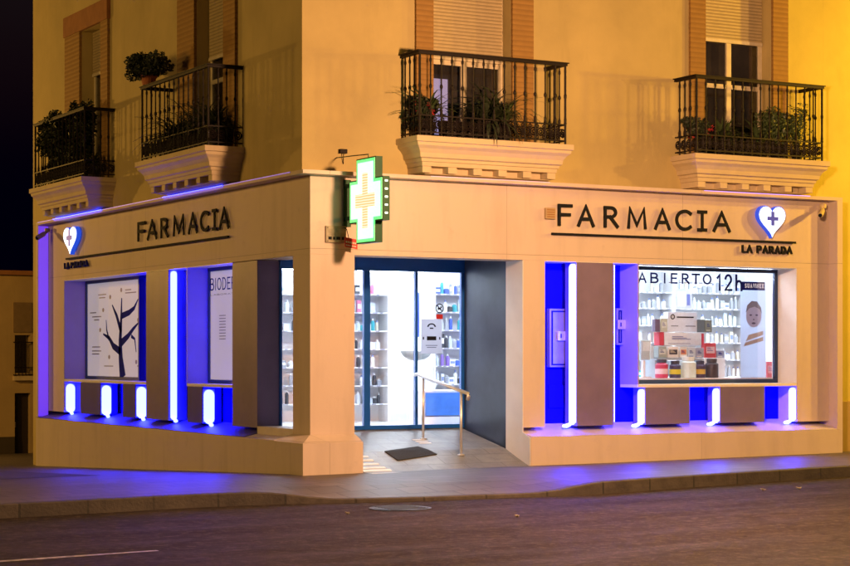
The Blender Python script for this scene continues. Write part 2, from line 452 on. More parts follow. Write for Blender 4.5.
def road_mat():
    m, nt, b = new_mat('worn_asphalt'); co = objco(nt)
    base = rgba(nt, ramp(nt, noise(nt, co, .7, 6, .65, (.5, 1.6, 1)), .3, .72), (.018, .014, .016), (.044, .034, .035))
    ag = ramp(nt, noise(nt, co, 9, 8, .9), .50, .64)
    c = rgba(nt, ag, base, (.10, .078, .070))
    ag2 = ramp(nt, noise(nt, co, 6, 6, .85), .60, .66)
    c = rgba(nt, ag2, c, (.005, .004, .005))
    # crack network
    v = N(nt, 'ShaderNodeTexVoronoi', Scale=.42); v.feature = 'DISTANCE_TO_EDGE'
    wp = N(nt, 'ShaderNodeTexNoise', Scale=2.5, Detail=5); nt.links.new(co, wp.inputs['Vector'])
    ad = N(nt, 'ShaderNodeVectorMath', operation='ADD'); nt.links.new(co, ad.inputs[0]); nt.links.new(wp.outputs['Color'], ad.inputs[1]); nt.links.new(ad.outputs[0], v.inputs['Vector'])
    b.inputs['Specular IOR Level'].default_value = .12
    cr = ramp(nt, v.outputs['Distance'], .004, .022)
    c = rgba(nt, cr, (.025, .02, .02), c)
    nt.links.new(c, b.inputs['Base Color'])
    rr = N(nt, 'ShaderNodeMapRange'); rr.inputs[1].default_value = .35; rr.inputs[2].default_value = .7; rr.inputs[3].default_value = .68; rr.inputs[4].default_value = .92
    nt.links.new(noise(nt, co, .9, 5, .6, (.4, 1.8, 1)), rr.inputs[0]); nt.links.new(rr.outputs[0], b.inputs['Roughness'])
    p = bump(nt, b, noise(nt, co, 45, 4, .7), .9, .012)
    bump(nt, b, noise(nt, co, 1.5, 3), .3, .05, p)
    return m

rows = [[(x, ky_s(x) + .14 + f * (46 - ky_s(x)) , 0) for x in xs] for f in (0, .004, .01, .018, .028, .045, .0652, .1, .2, .4, .7, 1)]
rows = [[(x, y, gz(x, y)) for x, y, z in r] for r in rows]
tag(grid(rows, 'pavement', pave_mat()), kind='structure')
# kerb stones: one continuous kerb with real height
m = MB()
kr = [[(x, ky_s(x) + dy, (gz(x, ky_s(x)) + dz) if dz < .05 else g0(x, ky_s(x)) - .15) for x in xs] for dy, dz in ((.14, .004), (.012, .004), (0, -.008))]
kr.append([(x, ky_s(x) - .004, g0(x, ky_s(x)) - .17) for x in xs])
kerbm, nt, b = new_mat('kerb_stone'); co = objco(nt)
br = nt.nodes.new('ShaderNodeTexBrick'); mp = nt.nodes.new('ShaderNodeMapping'); mp.inputs['Location'].default_value = (0, 0, 0)
nt.links.new(co, mp.inputs[0]); nt.links.new(mp.outputs[0], br.inputs['Vector']); br.inputs['Scale'].default_value = 1
br.inputs['Brick Width'].default_value = .8; br.inputs['Row Height'].default_value = 40; br.inputs['Mortar Size'].default_value = .014
br.inputs['Color1'].default_value = (.085, .072, .064, 1); br.inputs['Color2'].default_value = (.06, .052, .046, 1); br.inputs['Mortar'].default_value = (.02, .02, .02, 1)
cc = rgba(nt, ramp(nt, noise(nt, co, 4, 5, .7), .4, .7), br.outputs['Color'], (.035, .03, .03))
nt.links.new(cc, b.inputs['Base Color']); b.inputs['Roughness'].default_value = .7; bump(nt, b, noise(nt, co, 30, 4), .5, .01)
tag(grid(kr, 'kerb', kerbm), kind='structure')
rows = [[(x, ky_s(x) + .05 if f == 0 else ky_s(x) * (1 - f) + f * -60, 0) for x in xs] for f in (0, .01, .03, .06, .1, .2, .35, .6, 1)]
rows = [[(x, y, g0(x, y) - .15 - .0 * y) for x, y, z in r] for r in rows]
tag(grid(rows, 'road', road_mat()), kind='structure')
# side street beside the left facade
rows = [[(x, y, gz(x, y) + .005) for x in (-26, -18, -12, -8, -5, -3.2, -1.8)] for y in (3.2, 6, 10, 16, 24, 34, 45)]
side_m = plain('side_street_asphalt', (.05, .042, .04), .7, 0, .3, 1.5, .4, 50)
tag(grid(rows, 'side_street', side_m), kind='structure')
g = MB(); g.box(-400, 400, -400, 400, -2.6, -2.3)
tag(g.build('ground', plain('dark_earth', (.05, .045, .035), .95)), kind='structure')
# painted line on the road
line_m, nt, b = new_mat('worn_road_paint'); co = objco(nt)
nt.links.new(rgba(nt, ramp(nt, noise(nt, co, 14, 5, .7), .35, .6), (.62, .60, .60), (.25, .23, .23)), b.inputs['Base Color']); b.inputs['Roughness'].default_value = .6
m = MB(); A = Vector((-16, -7.35)); B_ = Vector((-4.75, -6.72)); nn = Vector((0, 1)) * .055
L = []
for i in range(24):
    p = A.lerp(B_, i / 23); L.append(p)
b0 = len(m.v)
for p in L:
    w = .055 * (1 if p.x < -5.3 else .75)
    for s_ in (-1, 1): m.v.append((p.x, p.y + s_ * w, g0(p.x, p.y) - .146))
for i in range(len(L) - 1): m.f.append([2 * i, 2 * i + 1, 2 * i + 3, 2 * i + 2])
tag(m.build('road_line', line_m), kind='structure')
# manhole cover in the gutter
mh = thing('manhole_cover', 'round grey metal manhole cover in the road by the lowered kerb', 'manhole cover', (-.75, -3.95, g0(-.75, -3.9) - .149))
MB().lathe(0, 0, [(.36, 0), (.36, .008), (.33, .010)], 32).build('frame', plain('cast_iron', (.04, .036, .034), .5, .3, .2, 12, .3, 60), mh)
m = MB(); m.lathe(0, 0, [(.31, .010), (.31, .014)], 32)
for i in range(-3, 4): m.box(-.24, .24, i * .075 - .012, i * .075 + .012, .0142, .019)
m.build('lid', plain('cast_iron_lid', (.05, .046, .043), .5, .3, .2, 12, .3, 60), mh)
# litter near the kerb at the right
lit_m = color_mat((.3, .26, .2), .6)
for i, (x, y, lb) in enumerate([(4.9, -4.2, 'crumpled pale paper scrap in the gutter, rightmost of the scraps'), (4.35, -4.15, 'small pale paper scrap in the gutter under the display window'),
                                (-.2, -5.6, 'tiny pale scrap on the road in front of the doorway'), (-1.6, -4.3, 'small white scrap on the road near the manhole cover')]):
    m = MB(); r = .045 - .006 * i
    for k in range(7):
        a = random.uniform(0, 6.28); m.tube([(0, 0, .008), (r * math.cos(a), r * math.sin(a), .012 + random.random() * .02)], [.012, .004], 5)
    o = m.build('paper_scrap', lit_m, loc=(x, y, g0(x, y) - .148)); tag(o, lb, 'litter', 'paper scraps on the road')

# ------------------------------------------------------------------ the building
bld = thing('pharmacy_building', 'two-storey corner building with beige pharmacy shopfront and cream upper floor', 'building')
def P(m, name, mat, bevel=0, parent=None, **k): return m.build(name, mat, parent or bld, bevel, **k)

def wall_holes(f, u0, u1, z0, z1, d0, d1, holes):
    m = MB(f); cur = u0
    for a, b_, c, d in sorted(holes):
        m.box(cur, a, d0, d1, z0, z1)
        if c > z0: m.box(a, b_, d0, d1, z0, c)
        m.box(a, b_, d0, d1, d, z1); cur = b_
    m.box(cur, u1, d0, d1, z0, z1); return m
HR = [(2.02, 3.32, 4.61, 7.35), (6.79, 8.10, 4.61, 7.35)]
HL = [(2.87, 4.0, 4.61, 7.35), (8.27, 9.38, 4.61, 7.35)]
P(wall_holes(RF, .0, 8.405, 4.075, 8.6, -.55, -.25, HR), 'upper_wall', 'upper')
YEL = stucco('yellow_render', (.62, .52, .12))  # yellower base colour for the right-hand stretch of wall
P(MB(RF).box(8.406, 9.151, -.55, -.25, 4.075, 8.6), 'upper_wall', YEL)
P(wall_holes(LF, .551, 12.24, 4.075, 8.6, -.30, 0, HL), 'upper_wall', 'upper')
P(MB(RF).box(9.152, 20, -.55, -.25, .86, 8.6), 'upper_wall', YEL)
P(MB(RF).box(9.152, 20, -.55, -.22, -.4, .86), 'dado', stucco('dado_render', (.42, .30, .12)), .01)
P(MB(LF).box(11.421, 12.24, -.30, -.002, -1.2, 4.073), 'lower_wall', 'upper')
# roof slab and cornice (above the picture)
P(MB().box(.0, 20, .25, 12.24, 8.602, 8.8), 'roof', 'lintel')
P(MB().box(-.12, 20, .13, .249, 8.45, 8.8), 'cornice', 'stone')
P(MB().box(-.12, -.001, .25, 12.3, 8.45, 8.8), 'cornice', 'stone')
P(MB().box(.3, 20, 12.0, 12.24, -1.2, 8.6), 'rear_wall', 'upper')

# cladding, right facade
c = MB(RF)
c.box(0, 9.05, -.449, 0, 2.96, 4.02)
c.box(3.38, 3.746, -.449, 0, .56, 2.959)
c.box(8.41, 9.05, -.449, 0, .56, 2.959)
P(c, 'facade_cladding', 'clad')
P(MB().box(0, .67, 0, .54, .5, 2.959), 'corner_pier', 'clad')
c = MB(LF)
c.box(.45, 11.3, -.449, 0, 2.96, 4.02)
c.box(10.38, 11.3, -.40, 0, .56, 2.959)
P(c, 'facade_cladding', 'clad')
# projecting lips
m = MB(); m.box(-.2, 9.16, -.2, .249, 4.021, 4.072); m.box(-.2, -.001, .25, 11.42, 4.021, 4.072)
P(m, 'top_lip', 'clad')
P(MB().box(9.052, 9.16, -.2, .249, .44, 4.02), 'end_lip', 'clad')
P(MB().box(-.2, -.001, 11.302, 11.42, .44, 4.02), 'end_lip', 'clad')
# plinths with sloping sills
P(MB().prism([(-.2, -.5), (-.2, .42), (-.2, .43), (.448, .585), (.448, -.5)], 3.385, 9.16, 'yz'), 'plinth', 'clad')
P(MB().prism([(-.2, .432), (-.2, .44), (.44, .592), (.44, .586)], 3.386, 9.161, 'yz'), 'sill', 'sill')
P(MB(lambda a, b, c_: (b, a, c_)).prism([(-.2, -1.2), (-.2, .43), (.40, .575), (.40, -1.2)], .72, 11.42, 'yz'), 'plinth', 'clad')
P(MB(lambda a, b, c_: (b, a, c_)).prism([(-.201, .432), (-.201, .44), (.40, .584), (.40, .577)], 1.755, 11.421, 'yz'), 'sill', 'bluelit_sill')
m = MB()
m.quadbox([(-.2, -.2, -.3), (-.2, .719, -.3), (.70, .719, -.3), (.70, -.2, -.3), (-.2, -.2, .42), (-.2, .719, .42), (.70, .719, .42), (.70, -.2, .42)])
m.quadbox([(-.199, -.199, .4205), (-.199, .718, .4205), (.699, .718, .4205), (.699, -.199, .4205), (-.01, -.01, .52), (-.01, .55, .52), (.68, .55, .52), (.68, -.01, .52)])
P(m, 'pier_base', 'clad')
# low wall of the side opening
P(MB().box(.003, .33, .551, 1.745, .45, .585), 'side_opening_sill', 'sill')
P(MB().box(.003, .33, .72, 1.745, -.3, .449), 'low_wall', 'clad')

# recess lining
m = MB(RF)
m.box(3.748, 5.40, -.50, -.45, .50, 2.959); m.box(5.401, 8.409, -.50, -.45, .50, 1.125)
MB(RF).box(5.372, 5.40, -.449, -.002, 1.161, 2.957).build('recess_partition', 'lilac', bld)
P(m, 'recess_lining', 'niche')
P(MB(RF).box(5.372, 8.408, -.449, -.004, 1.115, 1.16), 'window_ledge', 'white', .004)
m = MB(RF); m.box(8.400, 8.4095, -.449, -.003, 1.161, 2.958); m.box(3.747, 8.40, -.449, -.003, 2.950, 2.9595)
P(m, 'recess_lining', 'white')
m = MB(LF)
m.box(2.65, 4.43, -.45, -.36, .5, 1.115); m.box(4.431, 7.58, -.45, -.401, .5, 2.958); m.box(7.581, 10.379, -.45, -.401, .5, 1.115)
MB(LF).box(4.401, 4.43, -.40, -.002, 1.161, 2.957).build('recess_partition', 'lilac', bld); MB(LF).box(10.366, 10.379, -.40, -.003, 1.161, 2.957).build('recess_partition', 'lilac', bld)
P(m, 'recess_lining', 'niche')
m = MB(LF); m.box(2.652, 4.43, -.40, -.004, 1.115, 1.16); m.box(6.2, 10.379, -.40, -.004, 1.115, 1.16)
P(m, 'window_ledge', 'white', .004)
P(MB(LF).box(2.65, 10.365, -.40, -.003, 2.951, 2.9595), 'recess_lining', 'white')
# brown panels
bluep = plain('panel_led_tint', (.035, .02, .34), .6, 0, .15, 3)  # lower brown panels, coloured with the blue flood of the LEDs
for a, b_, z1, d0 in ((4.30, 4.95, 2.949, -.32), (5.52, 6.34, 1.113, -.32), (6.915, 7.775, 1.113, -.32)):
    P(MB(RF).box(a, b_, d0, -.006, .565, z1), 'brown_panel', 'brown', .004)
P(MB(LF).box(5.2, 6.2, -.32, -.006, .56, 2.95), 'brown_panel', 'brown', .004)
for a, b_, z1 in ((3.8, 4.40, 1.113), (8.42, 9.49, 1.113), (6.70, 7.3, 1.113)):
    P(MB(LF).box(a, b_, -.32, -.006, .56, z1), 'bluelit_panel', bluep, .004)
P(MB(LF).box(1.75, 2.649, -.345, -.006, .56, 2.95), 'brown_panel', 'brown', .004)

# LED tubes: a channel, a luminous tube with rounded ends and a foot that turns out over the sill
def led(f, face, d0, d1, z0, z1, foot=True):
    """stands on a face u=face looking towards smaller u"""
    r = (d1 - d0) / 2; dc = (d0 + d1) / 2
    ch = MB(f); ch.box(face - .012, face - .001, d0 - .012, d1 + .012, z0 + .03, z1); o = P(ch, 'led_light', 'steel')
    m = MB(f); n = 10; prof = []
    for k in range(n + 1): t = PI * k / n; prof.append((dc - r * math.cos(t) * 1, z1 - .01 - r + r * math.sin(t)))
    for k in range(n + 1): t = PI * k / n; prof.append((dc + r * math.cos(t) * 1, z0 + r - r * math.sin(t)))
    bb = len(m.v); nn = len(prof)
    for du in (-.013, -.035):
        for d, z in prof: m.v.append(f(face + du, d, z))
    m.f.append([bb + i for i in range(nn)]); m.f.append([bb + nn + i for i in range(nn)][::-1])
    for i in range(nn): m.f.append([bb + i, bb + (i + 1) % nn, bb + nn + (i + 1) % nn, bb + nn + i])
    m.build('tube', 'ledc', o)
    if foot:
        m = MB(f)
        m.tube([(face - .04, dc, z0 + .05), (face - .07, dc, z0 + .005), (face - .12, dc + .01, z0 - .01), (face - .19, dc + .02, z0 - .012), (face - .21, dc + .02, z0 - .01)], [.02, .03, .032, .024, .006], 8)
        m.build('foot', 'ledc', o, smooth=True)
led(RF, 4.30, -.17, -.02, .58, 2.94)
led(RF, 5.52, -.16, -.02, .56, 1.10)
led(RF, 6.915, -.16, -.02, .56, 1.10)
led(RF, 8.409, -.16, -.02, .56, 1.10)
o = P(MB(RF).box(4.951, 4.962, -.14, -.02, .6, 2.94), 'led_light', 'steel')
MB(RF).box(4.963, 4.99, -.11, -.03, .61, 2.93).build('tube', 'ledc', o, .01)
led(LF, 5.20, -.135, -.04, .57, 2.94)
for y in (10.36, 8.42, 6.70, 3.80): led(LF, y, -.19, -.03, .55, 1.08)
# edge strips of the shopfront, and one lip face made to glow
P(MB(LF).box(11.285, 11.299, .008, .19, .46, 4.0), 'edge_glow', 'lipglow')  # added glowing sheet, replaces blue light falling on the lip
P(MB().box(-.206, -.201, .2, 11.3, 4.060, 4.071), 'edge_glow', emis('faint_blue_line', (.08, .03, 1), .45))
for y0, y1, g in ((2.5, 4.9, 9), (7.75, 10.35, 16)): P(MB().box(-.218, -.2065, y0, y1, 4.062, 4.0715), 'edge_glow', emis('blue_uplight', (.012, .03, 1), g))
P(MB().box(6.45, 8.5, -.208, -.2005, 4.066, 4.0715), 'edge_glow', emis('violet_uplight', (.22, .12, 1), 2))
P(MB().box(1.75, 3.7, -.208, -.2005, 4.066, 4.0715), 'edge_glow', emis('rose_uplight', (1, .35, .6), .9))
hidm = emis('soft_blue_led_tube', (.006, .006, 1.0), 48)
def hidden_led(u, d0, d1, z0, z1):
    o = P(MB(LF).box(u + .001, u + .012, d0, d1, z0, z1), 'led_light', 'steel'); MB(LF).box(u + .013, u + .035, d0 + .01, d1 - .01, z0 + .01, z1 - .01).build('tube', hidm, o, .006)
hidden_led(6.20, -.20, -.08, 1.2, 2.92)
hidden_led(2.65, -.20, -.08, 1.2, 2.92)

# porch
P(MB().prism([(.56, -.3), (.482, .48), (.482, 3.06)], 0, .001, 'yz') if False else MB().box(3.402, 3.47, .45, 1.80, -.1, 3.06), 'porch_side_wall', 'darkblue')
P(MB().box(3.366, 3.379, .0, .46, .0, 2.957), 'porch_jamb', 'white')
P(MB().prism([(-.198, -.2), (-.198, .42), (-.001, .50), (-.001, -.2)], 3.366, 3.3795, 'yz'), 'porch_jamb', 'white')
P(MB().box(.452, 3.40, .451, 1.9, 3.062, 3.1), 'porch_ceiling', 'white')
P(MB().box(.346, 3.40, 1.70, 1.79, 2.84, 3.058), 'door_header', 'blueframe', .004)
text('AUTOMATIC', .95, 1.2, 2.985, 3.0, -1.699, .002, 'R', 'header_text', 'frame', bld) if False else None
# ramp with slate tiles
rp = MB()
rows_r = [(-.5, 0), (-.2, .012), (.10, .11), (.48, .245), (1.75, .50)]
for (ya, za), (yb, zb) in zip(rows_r, rows_r[1:]):
    rp.quadbox([(.703 if ya < .7 else .34, ya, za - .5 if ya > 0 else za - .2), (.703 if ya < .7 else .34, yb, zb - .5 if ya > 0 else zb - .2), (3.374 if ya < -.1 else 3.365, yb, zb - .5 if ya > 0 else zb - .2), (3.374 if ya < -.1 else 3.365, ya, za - .5 if ya > 0 else za - .2),
                (.703 if ya < .7 else .34, ya, za), (.703 if ya < .7 else .34, yb, zb), (3.374 if ya < -.1 else 3.365, yb, zb), (3.374 if ya < -.1 else 3.365, ya, za)])
rm, nt, b = new_mat('slate_ramp_tiles'); co = objco(nt)
br = nt.nodes.new('ShaderNodeTexBrick'); nt.links.new(co, br.inputs['Vector']); br.offset = .5
br.inputs['Scale'].default_value = 1; br.inputs['Brick Width'].default_value = .6; br.inputs['Row Height'].default_value = .3; br.inputs['Mortar Size'].default_value = .005
br.inputs['Color1'].default_value = (.27, .28, .29, 1); br.inputs['Color2'].default_value = (.20, .21, .23, 1); br.inputs['Mortar'].default_value = (.09, .09, .09, 1)
nt.links.new(rgba(nt, ramp(nt, noise(nt, co, 3.5, 6, .7), .4, .7), br.outputs['Color'], (.15, .16, .18)), b.inputs['Base Color']); b.inputs['Roughness'].default_value = .4
bump(nt, b, noise(nt, co, 40, 4), .3, .005)
rp.build('entrance_ramp', rm); tag(bpy.data.objects['entrance_ramp'], kind='structure')
def rz(y):
    for (ya, za), (yb, zb) in zip(rows_r, rows_r[1:]):
        if ya <= y <= yb: return za + (zb - za) * (y - ya) / (yb - ya)
# white anti-slip stripes at the left of the ramp and by the handrail
for i, (y0, w, x1) in enumerate([(-.43, .05, 1.38), (-.19, .07, 1.15), (-.09, .06, 1.11), (.04, .06, 1.08), (.17, .055, 1.06), (.30, .05, 1.05)]):
    m = MB(); a = .72; z0 = rz(y0) + .004; z1 = rz(y0 + w) + .004
    m.quadbox([(a, y0, z0 - .003), (a, y0 + w, z1 - .003), (x1, y0 + w, z1 - .003), (x1, y0, z0 - .003), (a, y0, z0), (a, y0 + w, z1), (x1, y0 + w, z1), (x1, y0, z0)])
    o = m.build('floor_stripe', plain('white_floor_paint', (.78, .78, .76), .5)); tag(o, kind='structure')

for i, y0 in enumerate((.86, .96, 1.06)):
    m = MB(); z0 = rz(y0) + .004; z1 = rz(y0 + .045) + .004
    m.quadbox([(2.16, y0, z0 - .003), (2.16, y0 + .045, z1 - .003), (2.36, y0 + .045, z1 - .003), (2.36, y0, z0 - .003), (2.16, y0, z0), (2.16, y0 + .045, z1), (2.36, y0 + .045, z1), (2.36, y0, z0)])
    tag(m.build('floor_stripe', MAT['white']), kind='structure')
# sliding door: frame, leaves, panes
ff = P(MB().box(.346, 3.40, 1.71, 1.78, .502, .56), 'entrance_door', 'blueframe', .004)
for a, b_ in ((.346, .38), (1.70, 1.80), (2.56, 2.60), (3.35, 3.40)): MB().box(a, b_, 1.712, 1.778, .561, 2.839).build('frame', 'blueframe', ff, .003)
for a, b_ in ((.381, 1.699), (1.801, 2.559), (2.601, 3.349)): MB().box(a, b_, 1.74, 1.748, .562, 2.838).build('pane', 'glass', ff)
# notice, stickers and header mark
m = thing('door_notice', 'grey notice taped to the right glass door leaf', 'notice', (2.66, 1.735, 1.62))
MB().poly([(0, -.003, 0), (.36, -.003, 0), (.36, -.003, .52), (0, -.003, .52)]).build('sheet', translucent('grey_paper', (.36, .38, .46)), m)
k = MB(RF)
kk = MB(RF)
for i in range(10):
    t0, t1 = PI * i / 10, PI * (i + 1) / 10
    kk.prism([(.18 - .075 * math.cos(t0), .40 + .055 * math.sin(t0)), (.18 - .075 * math.cos(t1), .40 + .055 * math.sin(t1)), (.18 - .05 * math.cos(t1), .40 + .035 * math.sin(t1)), (.18 - .05 * math.cos(t0), .40 + .035 * math.sin(t0))], .008, .010)
kk.build('emblem', 'letter', m); k.box(.15, .21, .008, .010, .37, .39); k.box(.10, .26, .008, .010, .20, .26); k.box(.03, .05, .008, .010, .21, .25); k.box(.31, .33, .008, .010, .21, .25)
k.box(.08, .28, .008, .010, .12, .128); k.box(.1, .26, .008, .010, .09, .098)
k.build('printing', 'letter', m)
m = thing('door_sticker', 'round no-dogs sticker above a small red label on the door glass', 'sticker', (2.98, 1.735, 2.30))
k = MB(RF); k.ring((0, .004, 0), .065, .008, 20, 4); k.prism([(-.05, .04), (-.04, .05), (.05, -.04), (.04, -.05)], .003, .006); k.box(-.03, .025, .002, .004, -.02, .012); k.box(-.03, -.02, .002, .004, -.035, -.02); k.box(.012, .022, .002, .004, -.035, -.02); k.box(.015, .04, .002, .004, .008, .03)
k.build('symbol', 'letter', m)
MB(RF).box(-.055, .055, .002, .005, -.16, -.09).build('red_label', 'redplate', m)
o = P(MB().box(.62, .80, 1.69, 1.699, 2.975, 3.0), 'header_plate', 'frame')

# ------------------------------------------------------------------ upper windows
def upper_window(f, a, b_, off, shut, surr, lit=None):
    """f facade map; wall face at d=off"""
    zb, zt = 4.61, 7.35; di = off - .22
    la, lb = surr
    s = MB(f); s.box(la, a - .002, off + .001, off + .05, zb, zt); s.box(b_ + .002, lb, off + .001, off + .05, zb, zt)
    P(s, 'window_surround', 'surround')
    P(MB(f).box(la - .03, lb + .03, off + .001, off + .07, zt + .001, zt + .36), 'window_lintel', 'lintel', .006)
    w = MB(f)
    mid = (a + b_) / 2
    w.box(a + .002, a + .07, di - .05, di, zb, zt - .002); w.box(b_ - .07, b_ - .002, di - .05, di, zb, zt - .002)
    w.box(a + .071, b_ - .071, di - .05, di, zt - .3, zt - .002); w.box(mid - .045, mid + .045, di - .05, di, zb, zt - .301)
    for u0, u1 in ((a + .069, mid - .044), (mid + .044, b_ - .069)):
        w.box(u0, u1, di - .045, di - .004, 5.74, 5.81); w.box(u0, u1, di - .045, di - .004, zb, 4.72)
    wf = P(w, 'balcony_window', 'frame', .004)
    for u0, u1 in ((a + .072, mid - .047), (mid + .047, b_ - .072)): MB(f).box(u0, u1, di - .03, di - .024, 4.721, zt - .302).build('pane', 'dglass', wf)
    MB(f).box(a + .03, b_ - .03, di + .004, di + .03, shut, zt - .001).build('roller_shutter', 'shutter', wf)
    MB(f).box(a + .025, b_ - .025, di + .002, di + .04, shut - .05, shut - .001).build('shutter_bar', 'frame', wf)
    MB(f).box(a - .4, b_ + .4, di - 1.2, di - 1.15, zb, zt).build('room_wall', 'dark', wf); MB(f).box(a + .08, b_ - .08, di - .16, di - .15, 5.0 + (a % .3), zt - .32).build('net_curtain', 'roomdim', wf)
    if lit: MB(f).box(*lit, di - .10, di - .09, 4.75, 5.55).build('curtain', 'curtain', wf)
upper_window(RF, 2.02, 3.32, -.25, 5.86, (1.74, 3.68), (2.10, 2.45))
upper_window(RF, 6.79, 8.10, -.25, 6.50, (6.50, 8.40))
upper_window(LF, 2.87, 4.0, 0, 6.15, (2.43, 4.70))
upper_window(LF, 8.27, 9.38, 0, 6.6, (7.91, 10.2))

# ------------------------------------------------------------------ balconies
def balcony(f, u0, u1, off):
    g_ = lambda u, d, z: f(u, off + d, z)
    dep = .53
    m = MB(g_)
    m.loft3(u0, u1, dep, [(.09, 4.605), (.09, 4.53), (.065, 4.52), (.06, 4.48), (.015, 4.44), (-.02, 4.385), (-.03, 4.325), (-.06, 4.31), (-.065, 4.27), (-.085, 4.265), (-.09, 4.209)])
    b = P(m, 'balcony', 'stone')
    m = MB(g_); n = 6; w = .14
    for i in range(n):
        c_ = u0 + .17 + (u1 - u0 - .34) * i / (n - 1); MB(g_).box(c_ - w / 2, c_ + w / 2, .0, dep - .10, 4.118, 4.208).build('dentil', 'stone', b, .006)
    for s_, uu in ((0, u0 + .09), (1, u1 - .09)): pass
    MB(g_).loft3(u0, u1, dep, [(-.26, 4.208), (-.26, 4.118), (-.16, 4.117), (-.17, 4.105), (-.20, 4.10), (-.25, 4.090)]).build('corbel', 'stone', b)
    # rails
    m = MB(g_); d = dep
    for z, h, w in ((5.735, .035, .025), (4.885, .018, .012), (4.655, .018, .012)):
        m.box(u0 - w, u1 + w, d - w, d + w, z, z + h); m.box(u0 - w, u0 + w, 0.002, d - w - .001, z, z + h); m.box(u1 - w, u1 + w, 0.002, d - w - .001, z, z + h)
    m.box(u0 - .05, u1 + .05, d - .035, d + .035, 5.771, 5.785); m.box(u0 - .05, u0 + .03, .002, d - .036, 5.771, 5.785); m.box(u1 - .03, u1 + .05, .002, d - .036, 5.771, 5.785)
    m.build('railing', 'iron', b)
    def bal(u, dd, r=.011):
        m = MB(g_); m.tube([(u, dd, 4.605), (u, dd, 5.735)], r, 6)
        for z, R in ((5.30, .022), (5.66, .018), (4.96, .02)):
            m.tube([(u, dd, z - .035), (u, dd, z - .012), (u, dd, z + .012), (u, dd, z + .035)], [r, R, R, r], 6)
        m.tube([(u, dd, 4.905), (u, dd, 4.93), (u, dd, 5.02)], [.024, .02, r], 6)
        m.build('baluster', 'iron', b)
    n = 14
    for i in range(n + 1): bal(u0 + (u1 - u0) * i / n, d, .011 if 0 < i < n else .017)
    for i in (1, 2, 3): bal(u0, d * i / 4 - .02); bal(u1, d * i / 4 - .02)
    m = MB(g_); k = 20; st = (u1 - u0) / k
    for i in range(k):
        cu_ = u0 + st * (i + .5)
        m.ring((cu_, d, 4.775), st * .43, .0115, 12, 4); m.ring((cu_, d, 4.775), st * .2, .010, 8, 4)
        m.tube([(cu_ - st / 2, d, 4.70), (cu_ - st / 2, d, 4.86)], .009, 4)
        for s_ in (-1, 1):
            m.ring((cu_ - st / 2, d, 4.775 + s_ * .075), .026, .009, 8, 4)
    for uu in (u0, u1):
        for i in range(4):
            dd = d * (i + .5) / 4; m.ring((uu, dd, 4.775), .054, .0115, 12, 4, 1); m.ring((uu, dd, 4.775), .025, .010, 8, 4, 1)
    m.build('ornament_band', 'iron', b)
    return b
balcony(RF, 1.53, 3.91, -.25)
balcony(RF, 6.25, 8.67, -.25)
balcony(LF, 2.27, 4.94, 0)
balcony(LF, 7.68, 10.40, 0)

# ------------------------------------------------------------------ plants
def pot(m, r=.13, h=.22, z=0): m.lathe(0, 0, [(r * .7, z), (r * .95, z + h * .8), (r * 1.06, z + h * .82), (r * 1.06, z + h), (r * .9, z + h), (r * .85, z + h * .9)], 16)
def blades(n, ln, up, w=.022, z0=.2, droop=.4):
    m = MB()
    for i in range(n):
        a = random.uniform(0, 2 * PI); L = ln * random.uniform(.6, 1.1); el = random.uniform(up, 1.45)
        pts = []; x = y = 0; z = z0; ca, sa = math.cos(a), math.sin(a); e = el; seg = 5
        for k in range(seg + 1):
            pts.append(Vector((x, y, z))); x += ca * math.cos(e) * L / seg; y += sa * math.cos(e) * L / seg; z += math.sin(e) * L / seg; e -= droop * random.uniform(.6, 1.4)
        sd = Vector((-sa, ca, 0)); b = len(m.v)
        for k, p in enumerate(pts):
            ww = w * (1 - (k / seg) ** 1.6) + .001; m.v += [tuple(p - sd * ww), tuple(p + sd * ww + Vector((0, 0, .004)))]
        for k in range(seg): m.f.append([b + 2 * k, b + 2 * k + 1, b + 2 * k + 3, b + 2 * k + 2])
    return m
def bush(n, rx, ry, rzz, cz, leaf=.03, clumps=7):
    m = MB(); cl = []
    for i in range(clumps):
        a = random.uniform(0, 6.28); q = random.random() ** .5 * .7
        cl.append((rx * q * math.cos(a), ry * q * math.sin(a), cz + rzz * random.uniform(-.6, .6), random.uniform(.35, .6)))
    for i in range(n):
        c_ = random.choice(cl); d = Vector((random.gauss(0, 1), random.gauss(0, 1), random.gauss(0, 1))).normalized() * (random.random() ** .4) * c_[3]
        p = Vector((c_[0] + d.x * rx, c_[1] + d.y * ry, c_[2] + d.z * rzz))
        a = Vector((random.gauss(0, 1), random.gauss(0, 1), random.gauss(0, .7))).normalized(); b = a.cross(Vector((random.gauss(0, 1), random.gauss(0, 1), random.gauss(0, 1)))).normalized()
        l = leaf * random.uniform(.6, 1.3)
        m.poly([tuple(p - a * l), tuple(p - b * l * .45), tuple(p + a * l), tuple(p + b * l * .45)])
    for c_ in cl: m.tube([(0, 0, .1), (c_[0] * .5, c_[1] * .5, c_[2] * .6), (c_[0], c_[1], c_[2])], [.012, .008, .004], 5, False)
    return m
